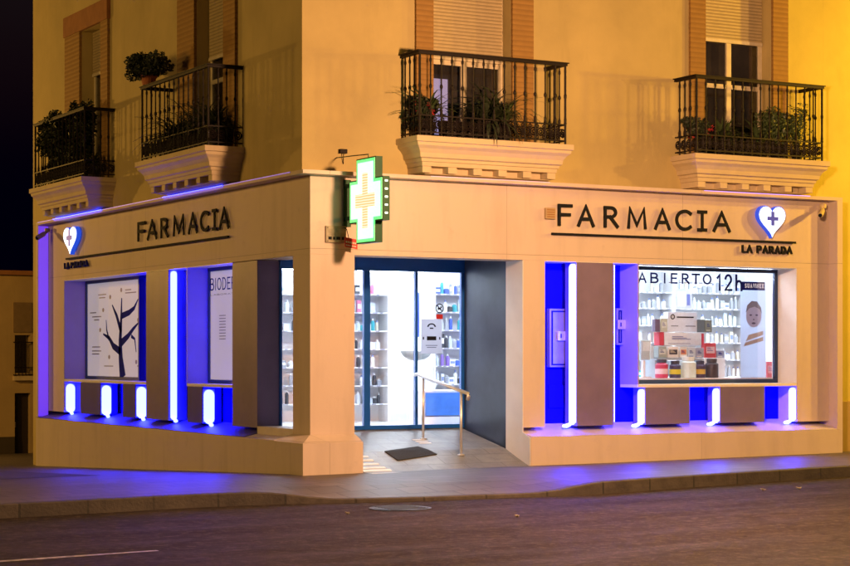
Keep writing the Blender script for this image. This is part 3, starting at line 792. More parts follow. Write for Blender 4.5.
def plant(loc, label, kind, potm='blackpot', leafm='leafd', pr=.12, ph=.2, flowers=0, long_pot=0, **k):
    t = thing('potted_plant', label, 'plant', loc)
    m = MB()
    if long_pot:
        horizontal = loc[0] > 0
        if horizontal: m.quadbox([(-long_pot, -.07, 0), (-long_pot, .07, 0), (long_pot, .07, 0), (long_pot, -.07, 0), (-long_pot - .02, -.09, ph), (-long_pot - .02, .09, ph), (long_pot + .02, .09, ph), (long_pot + .02, -.09, ph)])
        else: m.quadbox([(-.07, -long_pot, 0), (-.07, long_pot, 0), (.07, long_pot, 0), (.07, -long_pot, 0), (-.09, -long_pot - .02, ph), (-.09, long_pot + .02, ph), (.09, long_pot + .02, ph), (.09, -long_pot - .02, ph)])
    else: pot(m, pr, ph)
    m.build('pot', potm, t)
    if kind == 'spiky':
        if long_pot:
            big = MB()
            for q in range(max(2, int(long_pot * 8))):
                o_ = random.uniform(-long_pot * .9, long_pot * .9); mm = blades(k.get('n', 26) // 2, k.get('ln', .5), k.get('up', .5), k.get('w', .018), ph - .02, k.get('droop', .35))
                bb = len(big.v); big.v += [(v[0] + (o_ if loc[0] > 0 else 0), v[1] + (0 if loc[0] > 0 else o_), v[2]) for v in mm.v]; big.f += [[i + bb for i in f_] for f_ in mm.f]
            big.build('foliage', leafm, t)
        else: blades(k.get('n', 40), k.get('ln', .55), k.get('up', .4), k.get('w', .02), ph - .02, k.get('droop', .35)).build('foliage', leafm, t)
    else:
        bush(k.get('n', 900), k.get('rx', .3), k.get('ry', .2), k.get('rz', .3), ph + k.get('rz', .3) * .8, k.get('leaf', .03), k.get('cl', 8)).build('foliage', leafm, t)
    if flowers:
        fm = MB()
        for i in range(flowers):
            x = random.uniform(-.22, .22); y = random.uniform(-.12, .1); z = ph + random.uniform(.03, .22)
            for q in range(5):
                a = q * 1.257; fm.poly([(x, y, z), (x + .022 * math.cos(a - .4), y + .01 * math.sin(a), z + .022 * math.sin(a - .4)), (x + .03 * math.cos(a), y - .012, z + .03 * math.sin(a)), (x + .022 * math.cos(a + .4), y + .01, z + .022 * math.sin(a + .4))])
        fm.build('flowers', 'flower', t)
    return t
FZ = 4.606
# balcony above the doorway
plant((1.76, .0, FZ), 'small red-flowering plant at the left end of the balcony over the doorway', 'bush', rx=.26, ry=.14, rz=.2, n=1500, flowers=26, ph=.26)
plant((1.86, .10, FZ), 'tall thin-leaved plant behind the red flowers on the balcony over the doorway', 'spiky', leafm='leaf', ln=.85, n=40, up=.8, pr=.12, w=.026)
plant((2.78, -.02, FZ), 'large dark spiky yucca in the middle of the balcony over the doorway', 'spiky', ln=.80, n=130, up=.0, pr=.17, ph=.28, w=.026)
plant((3.05, .02, FZ), 'pale green arching plant right of the yucca on the balcony over the doorway', 'spiky', leafm='leaf', ln=.85, n=60, up=.5, ph=.27, w=.024)
plant((2.38, .0, FZ), 'long dark planter box of low leaves on the balcony over the doorway', 'spiky', long_pot=.34, ph=.26, n=24, ln=.45, up=.3)
# right balcony
plant((6.55, .0, FZ), 'red-flowering plant at the left end of the right-hand balcony', 'bush', rx=.32, ry=.14, rz=.2, n=1700, flowers=34, ph=.24)
plant((7.30, .0, FZ), 'broad-leaved aloe in a long planter on the right-hand balcony', 'spiky', leafm='leaf', long_pot=.40, ph=.26, ln=.50, n=40, up=.35, w=.036, droop=.2)
plant((8.02, -.02, FZ), 'leafy shrub in a dark pot at the right end of the right-hand balcony', 'bush', leafm='leaf', rx=.36, ry=.24, rz=.34, n=2600, leaf=.032, cl=14, pr=.15)
plant((8.42, .02, FZ), 'thin trailing plant at the outermost corner of the right-hand balcony', 'bush', leafm='leaf', rx=.26, ry=.2, rz=.42, n=900, leaf=.026, cl=12, pr=.10)
plant((6.95, .02, FZ), 'low dark leafy plant beside the red flowers on the right-hand balcony', 'spiky', ln=.5, n=90, up=.3, ph=.26, pr=.15)
# left near balcony
t = plant((-.50, 4.75, 5.786), 'round bushy fern in an orange pot on the railing of the nearer left balcony', 'bush', potm='terracotta', rx=.28, ry=.52, rz=.22, n=4200, leaf=.035, cl=16, pr=.13, ph=.14)
plant((-.22, 4.30, FZ), 'dark spiky plant with long leaves at the far end of the nearer left balcony', 'spiky', ln=.75, n=120, up=.3, long_pot=.40, ph=.25)
plant((-.24, 3.40, FZ), 'long planter of upright spiky leaves in the middle of the nearer left balcony', 'spiky', ln=.8, n=70, up=.4, long_pot=.46, ph=.3)
plant((-.24, 2.66, FZ), 'low dark leafy plant at the near end of the nearer left balcony', 'spiky', ln=.6, n=120, up=.2, ph=.34, pr=.2)
# left far balcony
plant((-.30, 9.75, FZ), 'large round dark shrub at the far end of the farther left balcony', 'bush', rx=.30, ry=.75, rz=.62, n=6500, leaf=.045, cl=16, ph=.25)
plant((-.22, 8.75, FZ), 'tall dark conical shrub in the middle of the farther left balcony', 'bush', rx=.24, ry=.36, rz=.74, n=5000, leaf=.04, cl=14, ph=.2)
plant((-.26, 8.0, FZ), 'low dark leafy plant at the near end of the farther left balcony', 'spiky', ln=.45, n=60, up=.2, ph=.25)

# ------------------------------------------------------------------ signs
# raised letters, right facade
FZ0, FZ1 = 3.462, 3.782
LR = [('F', 3.925, 4.21), ('A', 4.285, 4.60), ('R', 4.755, 5.02), ('M', 5.165, 5.50), ('A', 5.66, 5.95), ('C', 6.03, 6.34), ('I', 6.43, 6.62), ('A', 6.74, 7.06)]
def fit(px, d=.05):  # px column -> x on the plane y=-d
    u = (px - 425) / 1889.; t = (-d + 22.95) / (.8742 - .4856 * u); return -10.98 + t * (.4856 + .8742 * u)
PX = [('F', 558.5, 573), ('A', 578, 595), ('R', 604.5, 619), ('M', 628, 647), ('A', 655, 671), ('C', 676, 693), ('I', 698, 707.5), ('A', 713.5, 731)]
sg = thing('shop_lettering', 'raised dark letters reading FARMACIA over an underline bar, right of the doorway', 'sign')
def letters(lst, f, fac, parent, z0, z1, mp, d=.025, ext=.022):
    for ch, a, b_ in lst:
        u0, u1 = mp(a), mp(b_)
        m = MB(f); glyph(m, 'i' if ch == 'I' else ch, u0, u1, z0, z1, d, ext, .046 if ch != 'M' else .043); m.build('letter', 'letter', parent)
letters(PX, RF, 'R', sg, 3.468, 3.785, fit)
MB(RF).box(3.84, 8.35, .02, .05, 3.335, 3.365).build('underline_bar', 'letter', sg)
def fitl(px, d=.05):
    u = (px - 425) / 1889.; t = (-d + 10.98) / (.4856 + .8742 * u); return -22.95 + t * (.8742 - .4856 * u)
PL = [('F', 137, 144.5), ('A', 146.5, 156), ('R', 160, 167.5), ('M', 172.5, 183.5), ('A', 187.5, 196.5), ('C', 199.5, 208.5), ('I', 211.5, 216), ('A', 218.5, 228)]
sl = thing('shop_lettering', 'raised dark letters reading FARMACIA on the left facade, above the narrow poster window', 'sign')
letters(PL, LF, 'L', sl, 3.46, 3.78, fitl)
MB(LF).box(2.70, 10.15, .02, .05, 3.325, 3.355).build('underline_bar', 'letter', sl)
sn = thing('name_sign', 'small raised dark letters reading LA PARADA under the right underline bar', 'sign')
word('LA PARADA', fit(742.5), fit(792.5), 3.17, 3.285, .02, .035, RF, 'letter', 'letter', sn, .2)
sn = thing('name_sign', 'small raised dark letters reading LA PARADA under the lit heart on the left facade', 'sign')
word('LA PARADA', fitl(64), fitl(87), 3.16, 3.27, .02, .035, LF, 'letter', 'navy', sn, .2)
def heart_pts(w, h, n=40):
    pts = []
    for i in range(n):
        t = 2 * PI * i / n
        x = 16 * math.sin(t) ** 3; y = 13 * math.cos(t) - 5 * math.cos(2 * t) - 2 * math.cos(3 * t) - math.cos(4 * t)
        pts.append((x / 16 * w / 2, (y + 17) / 29 * h))
    return pts
def heart(f, u, z, w, h, label):
    t = thing('heart_sign', label, 'sign')
    hp = heart_pts(w, h)
    MB(f).prism([(u + a, z + b_) for a, b_ in hp], .02, .10).build('casing', 'heartblue', t)
    MB(f).prism([(u + a * .93, z + h * .035 + b_ * .93) for a, b_ in hp], .101, .115).build('heart_face', 'heart', t)
    c_ = z + h * .60; k = w * .055
    m = MB(f); L_ = w * .20
    m.prism([(u - k, c_ - L_), (u + k, c_ - L_), (u + k, c_ - k), (u + L_, c_ - k), (u + L_, c_ + k), (u + k, c_ + k), (u + k, c_ + L_), (u - k, c_ + L_), (u - k, c_ + k), (u - L_, c_ + k), (u - L_, c_ - k), (u - k, c_ - k)], .116, .124)
    m.build('cross', 'heartcross', t)
heart(RF, 7.83, 3.40, .54, .50, 'white lit heart with a small blue cross after the right FARMACIA letters')
heart(LF, 9.73, 3.40, .74, .50, 'white lit heart with a small blue cross at the far end of the left facade')

# green pharmacy cross: blade sign square to the right facade
cr = thing('pharmacy_cross', 'lit green and amber pharmacy cross projecting from the wall over the door', 'sign')
def crosspoly(y0, y1, z0, z1, n=.21):
    a, b_ = (y1 - y0) * n, (z1 - z0) * (n + .035)
    return [(y0 + a, z0), (y1 - a, z0), (y1 - a, z0 + b_), (y1, z0 + b_), (y1, z1 - b_), (y1 - a, z1 - b_), (y1 - a, z1), (y0 + a, z1), (y0 + a, z1 - b_), (y0, z1 - b_), (y0, z0 + b_), (y0 + a, z0 + b_)]
def inset(y0, y1, z0, z1, s_, n=.21): 
    p = crosspoly(y0, y1, z0, z1, n)
    out = []
    cy_, cz_ = (y0 + y1) / 2, (z0 + z1) / 2
    for y, z in p: out.append((y - math.copysign(s_, y - cy_), z - math.copysign(s_, z - cz_)))
    return out
Y0, Y1, Z0, Z1, X0, X1 = -1.21, -.25, 3.08, 4.21, .47, .57
MB().prism(crosspoly(Y0, Y1, Z0, Z1), X0, X1, 'yz').build('casing', 'crossrim', cr)
for xa, xb in ((X0 - .006, X0 - .001), (X1 + .001, X1 + .006)):
    s_ = -1 if xa < X0 else 1
    MB().prism(inset(Y0, Y1, Z0, Z1, .018), min(xa, xb), max(xa, xb), 'yz').build('green_rim', 'crossedge', cr)
    e = s_ * .006
    MB().prism(inset(Y0, Y1, Z0, Z1, .06), min(xa, xb) + e, max(xa, xb) + e, 'yz').build('light_border', 'crossborder', cr)
    MB().prism(inset(Y0, Y1, Z0, Z1, .20), min(xa, xb) + 2 * e, max(xa, xb) + 2 * e, 'yz').build('led_matrix', 'crosscore', cr)
m = MB()
for i in range(5): m.box(.50, .54, Y0 - .004, Y0 - .0005, Z0 + .36 + i * .105, Z0 + .385 + i * .105)
for zz in (Z0 + .12, Z1 - .10, Z1 - .17): m.box(.50, .54, Y0 + .2335, Y0 + .238, zz, zz + .025)
m.build('side_leds', 'dot', cr)
m = MB(); 
for z in (3.42, 3.86): m.box(.50, .54, -.249, -.003, z, z + .05)
m.box(.50, .61, -.012, -.002, 3.34, 3.98); m.tube([(.52, -.7, 4.20), (.52, -.7, 4.26), (.52, -.3, 4.28), (.52, .24, 4.3)], .008, 6)
m.build('bracket', 'crossrim', cr)
# plates under the cross
t = thing('wall_plate', 'weathered tan tile plate on the corner pier left of the cross', 'plate')
MB(RF).box(.225, .53, .002, .03, 3.12, 3.345).build('tile', 'greyplate', t, .004)
m = MB(RF)
for i, (a, w) in enumerate(((.26, .05), (.33, .03), (.38, .06), (.46, .04))): m.box(a, a + w, .031, .033, 3.16, 3.20)
for a, z in ((.25, 3.32), (.505, 3.32), (.25, 3.14), (.505, 3.14)): m.lathe(a, .0345, [(.008, z - .004), (.008, z + .004)], 8)
m.build('marks', 'letter', t)
t = thing('alarm_plate', 'small red plate with white lettering hanging below the cross', 'plate')
MB(RF).quadbox([(.44, .16, 3.06), (.44, .168, 3.06), (.63, .168, 3.03), (.63, .16, 3.03), (.44, .16, 3.19), (.44, .168, 3.19), (.63, .168, 3.16), (.63, .16, 3.16)]).build('plate', 'redplate', t)
m = MB(RF); 
for i in range(6): m.box(.455 + i * .027, .473 + i * .027, .1685, .170, 3.115 - i * .004, 3.14 - i * .004)
for i in range(7): m.box(.455 + i * .023, .470 + i * .023, .1685, .170, 3.075 - i * .003, 3.092 - i * .003)
m.build('writing', plain('white_print', (.7, .65, .6), .6), t)
MB(RF).tube([(.50, .164, 3.18), (.50, .10, 3.30), (.50, .03, 3.33)], .006, 6).build('hanger', 'iron', t)
# junction box left of F
t = thing('junction_box', 'small square tan wall box just left of the letter F', 'junction box')
MB(RF).box(3.73, 3.90, .001, .05, 3.56, 3.72).build('case', plain('tan_plastic', (.42, .30, .16), .5), t, .006)
m = MB(RF); 
for i in range(4): m.box(3.75, 3.88, .051, .054, 3.585 + i * .033, 3.597 + i * .033)
m.build('grille', 'lintel', t)
# small junction box on upper corner
t = thing('cable_box', 'tiny dark cable box on the upper wall near the corner', 'junction box')
MB(RF).box(.55, .66, -.249, -.19, 4.36, 4.42).build('case', 'iron', t, .004)
MB(RF).tube([(.605, -.20, 4.36), (.605, -.21, 4.30), (.62, -.24, 4.22)], .006, 6).build('cable', 'iron', t)

def camera_dome(loc, rot, lb, col):
    t = thing('security_camera', lb, 'camera', loc, rot)
    MB().lathe(0, 0, [(.045, 0), (.05, .02), (.05, .06), (.03, .07)], 14).build('mount', col, t, smooth=False)
    MB().tube([(0, 0, .0), (0, -.10, -.05), (0, -.13, -.06)], [.02, .02, .018], 8).build('arm', col, t)
    MB().tube([(0, -.06, -.02), (0, -.10, -.045), (0, -.26, -.12), (0, -.28, -.13)], [.03, .045, .045, .038], 12).build('body', col, t)
    MB().tube([(0, -.281, -.131), (0, -.288, -.134)], .03, 12).build('lens', 'letter', t)
camera_dome((8.85, -.10, 3.90), math.radians(-50), 'pale security camera under the lip at the right end of the shopfront', plain('yellowed_plastic', (.62, .50, .25), .4))
camera_dome((-.10, 11.05, 3.88), math.radians(-60), 'small dark security camera at the far left end of the shopfront', 'brown')

# vending boxes inside the blue recesses
def dispenser(x0, x1, z0, z1, lb, slot=True):
    t = thing('dispenser', lb, 'dispenser')
    MB(RF).box(x0, x1, -.449, -.36, z0, z1).build('case', plain('grey_metal_case', (.32, .32, .36), .35, .5), t, .008)
    m = MB(RF); w = .02
    m.box(x0 + .03, x1 - .03, -.359, -.35, z1 - .03 - w, z1 - .03); m.box(x0 + .03, x1 - .03, -.359, -.35, z0 + .03, z0 + .03 + w)
    m.box(x0 + .03, x0 + .03 + w, -.359, -.35, z0 + .03 + w, z1 - .03 - w); m.box(x1 - .03 - w, x1 - .03, -.359, -.35, z0 + .03 + w, z1 - .03 - w)
    m.build('door_frame', 'navy', t)
    if slot:
        MB(RF).box((x0 + x1) / 2 - .07, (x0 + x1) / 2 + .09, -.359, -.31, (z0 + z1) / 2 - .04, (z0 + z1) / 2 + .10).build('coin_box', 'steel', t, .006)
        MB(RF).box((x0 + x1) / 2 - .03, (x0 + x1) / 2 - .01, -.309, -.305, (z0 + z1) / 2, (z0 + z1) / 2 + .06).build('slot', 'letter', t)
dispenser(4.06, 4.43, 1.42, 2.28, 'tall grey vending dispenser high in the left blue recess')
dispenser(5.25, 5.369, 1.75, 2.3, 'narrow dispenser edge in the recess beside the display window')
t = thing('recess_plate', 'plain pale metal plate below the vending dispenser in the left blue recess', 'plate')
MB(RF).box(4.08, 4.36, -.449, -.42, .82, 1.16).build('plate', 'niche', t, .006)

# ------------------------------------------------------------------ shop windows
def shop_window(f, u0, u1, z0, z1, d, name='shop_window', t=.06, mat='darkframe'):
    m = MB(f); m.box(u0, u1, d - .05, d, z0, z0 + t); m.box(u0, u1, d - .05, d, z1 - t, z1); m.box(u0, u0 + t, d - .05, d, z0 + t + .001, z1 - t - .001); m.box(u1 - t, u1, d - .05, d, z0 + t + .001, z1 - t - .001)
    o = P(m, name, mat)
    MB(f).box(u0 + t + .001, u1 - t - .001, d - .03, d - .022, z0 + t + .001, z1 - t - .001).build('pane', 'glass', o)
    return o
shop_window(RF, 5.401, 8.399, 1.162, 2.949, -.452)
shop_window(LF, 7.58, 10.365, 1.162, 2.95, -.402, t=.05)
shop_window(LF, 2.65, 4.40, 1.162, 2.95, -.345, t=.05)
# window lettering
def fw(px): return fit(px, -.44)
def wz(py, px): 
    u = (px - 425) / 1889.; t = (.44 + 22.95) / (.8742 - .4856 * u); return 1.6 - (py - 355) * t / 1889
wl = thing('window_lettering', 'navy vinyl letters reading ABIERTO 12h across the top of the display window', 'lettering')
WG = -.446
for ch, a, b_ in (('A', 638.2, 646.5), ('B', 650.5, 658.5), ('I', 664, 665.6), ('E', 671, 677.5), ('R', 682, 689.5), ('T', 692, 700), ('O', 703, 711.5)):
    m = MB(RF); glyph(m, ch, fw(a), fw(b_), wz(283.6, 670), wz(273, 670), WG, .006, .025); m.build('letter', 'navy', wl)
for ch, a, b_ in (('1', 716.6, 721.5), ('2', 724.5, 732.5), ('h', 735.5, 742.5)):
    m = MB(RF); glyph(m, ch, fw(a), fw(b_), wz(291, 725), wz(274, 725), WG, .006, .036); m.build('letter', 'navy', wl)
k = MB(RF)
for i in range(9): k.box(fw(669 + i * 5), fw(672.6 + i * 5), WG, WG + .002, 2.70, 2.715)
k.build('small_print', 'postergrey', wl)
# tree poster, left window
tp = thing('tree_poster', 'white poster of a dark blue bare tree in the large left window', 'poster')
PD = -.425
MB(LF).box(7.64, 10.31, PD - .01, PD, 1.22, 2.895).build('sheet', 'poster', tp)
def fl(px): return fitl(px, -.42)
def lz(px, py):
    u = (px - 425) / 1889.; t = (.42 + 10.98) / (.4856 + .8742 * u); return 1.6 - (py - 355) * t / 1889
def limb(m, pts, ws):
    q = [(fl(x), lz(x, y)) for x, y in pts]
    L_, R_ = [], []
    for i, p in enumerate(q):
        a = q[max(0, i - 1)]; b_ = q[min(len(q) - 1, i + 1)]; dx, dz = b_[0] - a[0], b_[1] - a[1]; l = math.hypot(dx, dz) or 1
        w = ws[i]; L_.append((p[0] - dz / l * w, p[1] + dx / l * w)); R_.append((p[0] + dz / l * w, p[1] - dx / l * w))
    for i in range(len(q) - 1): m.prism([L_[i], L_[i + 1], R_[i + 1], R_[i]], PD + .001, PD + .003)
m = MB(LF)
limb(m, [(122.5, 377.5), (120.5, 358), (120, 340), (121, 320), (121.5, 298)], [.15, .10, .075, .05, .02])
limb(m, [(121, 332), (116.5, 316), (112, 305)], [.06, .045, .015])
limb(m, [(121.5, 316), (129, 312.5), (134, 308), (138, 299)], [.055, .05, .035, .012])
limb(m, [(121, 343), (128, 336), (133, 329), (139, 322)], [.07, .05, .035, .012])
limb(m, [(120.5, 352), (113, 346), (109, 338), (103, 334)], [.07, .06, .04, .015])
limb(m, [(109, 340), (106.5, 330), (106, 320)], [.03, .025, .01])
limb(m, [(131, 336), (134.5, 339), (136, 352)], [.035, .025, .012])
m.build('tree_drawing', 'posterink', tp)
m = MB(LF)
for x, y in ((110, 297), (121, 290), (139, 298), (100, 330), (109, 357), (136, 362), (138, 320), (103, 310)):
    u, z = fl(x), lz(x, y)
    m.prism([(u + .05 * math.cos(k * PI / 4), z + .04 * math.sin(k * PI / 4)) for k in range(8)], PD + .001, PD + .002)
for x0, x1, y in ((98, 106, 295), (99, 105, 298), (125, 131, 290), (125, 136, 293), (90, 96, 313), (92, 101, 317), (94, 99, 320), (92, 100, 347), (92, 101, 351), (92, 99, 354), (104, 113, 366), (137, 141, 366)):
    m.box(min(fl(x0), fl(x1)), max(fl(x0), fl(x1)), PD + .001, PD + .002, lz(x0, y + .5), lz(x0, y - .5))
m.build('captions', 'postergrey', tp)
# narrow poster window
bp = thing('brand_poster', 'tall pale poster headed BIODERMA in the narrow left window', 'poster')
P2 = -.37
MB(LF).box(2.70, 4.36, P2 - .006, P2, 1.22, 2.895).build('sheet', 'poster', bp)
fl2 = lambda px: fitl(px, P2)
word('BIODERMA', fl2(210.6), fl2(247), 2.60, 2.79, P2 + .001, .003, LF, 'letter', 'posterink', bp, .10, .3)
word('LABORATOIRE', fl2(210.8), fl2(246), 2.52, 2.545, P2 + .001, .002, LF, 'subheading', 'postergrey', bp, .16, .3, False)
m = MB(LF)
for i in range(9): m.box(3.75, 4.0, P2 + .001, P2 + .002, 2.2 - i * .045, 2.212 - i * .045)
m.build('small_print', 'postergrey', bp)

# ------------------------------------------------------------------ interior
fl_ = MB(); fl_.box(.361, 13.5, 1.8, 9.5, .40, .498); fl_.box(3.48, 13.5, .51, 1.799, .40, .498); P(fl_, 'shop_floor', 'rfloor')
m = MB(); m.box(.46, 13.5, 9.4, 9.5, .5, 3.2); m.box(13.4, 13.5, .56, 9.399, .5, 3.2); m.box(.455, .50, 2.66, 9.399, .5, 3.2); m.box(.347, .36, 1.80, 2.659, .5, 3.2); m.box(8.42, 13.399, .56, .62, .5, 3.2)
P(m, 'shop_wall', 'room')
m = MB(); m.box(.361, 13.5, 1.80, 9.5, 3.201, 3.3); m.box(3.47, 13.5, .51, 1.799, 3.201, 3.3); P(m, 'shop_ceiling', 'room')
P(MB().box(3.475, 3.55, .51, 1.9, .5, 3.2), 'shop_partition', 'room')
for x in (1.6, 3.4, 5.2, 7.0, 8.8, 10.6):
    for y in (2.6, 4.4, 6.4, 8.2):
        P(MB().box(x, x + 1.2, y, y + .6, 3.17, 3.199), 'ceiling_light', 'ceil')
for x in (5.6, 7.2): P(MB().box(x, x + 1.2, .85, 1.15, 3.17, 3.199), 'ceiling_light', 'ceil')

def unit(x0, x1, y, z0, levels, lb, dep=.35):
    t = thing('shelf_unit', lb, 'shelves', (x0, y, z0)); w = x1 - x0; top = levels[-1] + .38
    MB().box(0, w, dep - .02, dep, 0, top).build('back_panel', 'room', t)
    MB().box(-.03, -.001, 0, dep, 0, top).build('side_panel', 'white', t); MB().box(w + .001, w + .03, 0, dep, 0, top).build('side_panel', 'white', t)
    for z in levels:
        s_ = MB().box(0, w, .0, dep - .021, z - .02, z).build('shelf', 'white', t)
        k = MB()
        x = .03
        while x < w - .1:
            q = random.uniform(.04, .09); k.box(x, x + q, -.004, -.0005, z - .019, z - .001); x += q + random.uniform(.02, .12)
        k.build('price_labels', 'postergrey', s_)
    return t
COLS = {'white': (.8, .8, .8), 'pale': (.6, .66, .72), 'blue': (.06, .12, .5), 'pink': (.7, .2, .35), 'teal': (.05, .4, .45), 'violet': (.25, .15, .5), 'grey': (.35, .36, .4), 'red': (.6, .04, .05), 'cream': (.7, .65, .5), 'green': (.25, .5, .2), 'black': (.05, .05, .06)}
protos = {}
def item(kind, coln, size, loc, label, group):
    k = (kind, coln, size)
    if k not in protos:
        r, h = size; t = thing('product_' + kind, label, 'bottle' if kind == 'bottle' else 'box', loc, 0, group)
        cm = color_mat(COLS[coln]); wm = color_mat(COLS['white'] if coln not in ('white', 'cream') else (.2, .25, .5))
        if kind == 'bottle':
            MB().lathe(0, 0, [(r, 0), (r, h * .68), (r * .8, h * .78), (r * .4, h * .82), (r * .4, h * .84)], 10).build('body', cm, t)
            MB().lathe(0, 0, [(r * .5, h * .841), (r * .5, h)], 10).build('cap', wm, t)
        else:
            MB().box(-r, r, -r * .6, r * .6, 0, h).build('carton', cm, t)
            MB().box(-r * .8, r * .8, -r * .6 - .002, -r * .6 - .0005, h * .3, h * .7).build('label_panel', wm, t)
        protos[k] = t; return t
    o = dup(protos[k], loc, label); o['group'] = group; return o
ORD = ['lowest', 'second', 'third', 'fourth', 'fifth', 'sixth', 'seventh']
def fill(x0, x1, y, z0, levels, where, cols, step=.11, miss=.15):
    for li, z in enumerate(levels):
        x = x0 + .08
        while x < x1 - .06:
            if random.random() > miss:
                cn = random.choice(cols); kd = random.choice(['bottle', 'box', 'bottle']); sz = random.choice([(.034, .2), (.044, .15), (.03, .23), (.05, .11), (.026, .17)])
                item(kd, cn, sz, (x, y + .1, z0 + z), f'small {cn} {"bottle" if kd=="bottle" else "carton"} on the {ORD[li]} shelf {where}', f'{cn} {kd}s {where}, {ORD[li]} shelf')
            x += step * random.uniform(.85, 1.25)
LV = [.3, .72, 1.1, 1.48, 1.88]
# seen through the right door leaf
unit(4.42, 5.5, 4.4, .5, [.32, .62, .92, 1.22, 1.52, 1.82, 2.12], 'white shelf unit of coloured bottles behind the right door leaf')
fill(4.42, 5.5, 4.4, .5, [.32, .62, .92, 1.22, 1.52, 1.82, 2.12], 'of the unit behind the right door leaf', ['white', 'violet', 'pink', 'teal', 'grey', 'blue', 'white', 'pale', 'pale', 'black'], .085)
# seen through the left side light
unit(2.75, 3.62, 4.6, .5, [.3, .6, .9, 1.2, 1.5, 1.8, 2.1], 'white shelf unit of pale cartons behind the left door leaf')
fill(2.75, 3.62, 4.6, .5, [.3, .6, .9, 1.2, 1.5, 1.8, 2.1], 'of the unit behind the left door leaf', ['white', 'grey', 'cream', 'teal', 'pale', 'white', 'pink', 'pale', 'black'], .09)
unit(1.55, 2.5, 5.0, .5, [.3, .6, .9, 1.2, 1.5, 1.8, 2.1], 'white shelf unit glimpsed through the side opening of the porch')
fill(1.55, 2.5, 5.0, .5, [.3, .6, .9, 1.2, 1.5, 1.8, 2.1], 'of the unit glimpsed through the side opening', ['white', 'red', 'pink', 'teal', 'pale', 'black', 'grey'], .13)
# lit display panel between them with a bowl shaped ornament
t = thing('light_panel', 'tall glowing white display panel in the middle of the doorway view', 'display', (3.70, 4.85, .5))
MB().box(-.06, 0, -.02, .08, 0, 2.4).build('post', 'steel', t); MB().box(.001, .62, 0, .06, .25, 2.38).build('lit_face', 'lightbox', t); MB().box(.0, .62, -.02, .08, 0, .249).build('base', 'white', t)
t = thing('lamp', 'pale scalloped hanging bowl in front of the glowing panel', 'lamp', (4.02, 4.35, 1.52))
prof = [(.02, -.02), (.13, .0), (.22, .06), (.27, .14), (.255, .15), (.2, .08), (.1, .02)]
MB().lathe(0, 0, prof, 18).build('bowl', plain('pearl_plastic', (.26, .27, .27), .3), t, smooth=True)
MB().tube([(0, 0, 0), (0, 0, 1.65)], .006, 6).build('cord', 'steel', t)
# counter with blue front
t = thing('counter', 'low white counter with a blue front panel behind the glass doors', 'counter', (3.75, 3.15, .5))
MB().box(-.25, 1.0, 0, .5, 0, .12).build('base', 'white', t); MB().box(-.25, 1.0, .05, .5, .121, .54).build('body', 'white', t, .01)
MB().quadbox([(-.2, .0, .14), (-.2, .048, .14), (.95, .048, .14), (.95, .0, .14), (-.2, .03, .5), (-.2, .048, .5), (.95, .048, .5), (.95, .03, .5)]).build('front_panel', plain('sky_blue_panel', (.06, .2, .62), .4), t)
t = thing('blue_banner', 'narrow blue banner hanging behind the right door leaf', 'banner', (4.15, 4.9, 1.9)); MB().box(0, .24, 0, .01, 0, .75).build('cloth', plain('blue_cloth', (.03, .10, .6), .6), t); MB().box(-.02, .26, -.005, .015, .751, .78).build('rod', 'steel', t)
# seen through the display window: back shelving
LW = [.72, 1.02, 1.32, 1.62, 1.92, 2.2]
unit(7.3, 8.9, 3.9, .5, LW, 'white shelf unit at the left behind the display window')
fill(7.3, 8.9, 3.9, .5, LW, 'of the left unit behind the display window', ['white', 'pale', 'cream', 'grey', 'white', 'pale', 'teal', 'grey'], .10, .12)
unit(8.96, 10.5, 3.9, .5, LW, 'white shelf unit at the right behind the display window')
fill(8.96, 10.5, 3.9, .5, LW, 'of the right unit behind the display window', ['white', 'pale', 'grey', 'cream', 'white', 'pale', 'grey'], .10, .12)

# window display
DY = .82
def dx(px, y=DY): return fit(px, -y)
def dz(px, py, y=DY):
    u = (px - 425) / 1889.; t = (y + 22.95) / (.8742 - .4856 * u); return 1.6 - (py - 355) * t / 1889
t = thing('display_table', 'long white display table along the inside of the display window', 'table', (5.75, .60, .5))
MB().box(0, 2.9, 0, .75, .58, dz(690, 378) - .5).build('tabletop', 'white', t, .004)
for a, b_ in ((.02, .02), (.02, .69), (2.84, .02), (2.84, .69)): MB().box(a, a + .05, b_, b_ + .05, 0, .579).build('leg', 'white', t)
TZ = dz(690, 378) + .001
def jar(px, w, h, col, lid, lb, band=None):
    t = thing('jar', lb, 'jar', (dx(px), DY, TZ)); r = w
    MB().lathe(0, 0, [(r * .94, 0), (r, .01), (r, h * .72), (r * .72, h * .80), (r * .72, h * .82)], 18).build('body', color_mat(col), t, smooth=False)
    MB().lathe(0, 0, [(r * .78, h * .821), (r * .78, h)], 18).build('lid', color_mat(lid), t)
    if band: MB().lathe(0, 0, [(r * 1.01, h * .22), (r * 1.01, h * .5)], 18).build('label_band', color_mat(band), t)
jar(661.5, .10, .29, (.55, .05, .12), (.05, .05, .08), 'red jar with a dark lid, first in the display window row', (.75, .55, .6))
jar(675, .09, .27, (.06, .05, .12), (.05, .05, .08), 'dark jar with a yellow band between the red and the white jar', (.65, .55, .05))
jar(688, .125, .33, (.65, .75, .74), (.75, .8, .8), 'largest jar, white and domed, in the middle of the row')
jar(700, .085, .27, (.07, .05, .12), (.05, .05, .08), 'dark jar with an orange band right of the white jar', (.6, .4, .08))
jar(711.8, .105, .30, (.06, .045, .06), (.06, .05, .06), 'plain black jar at the right end of the row')
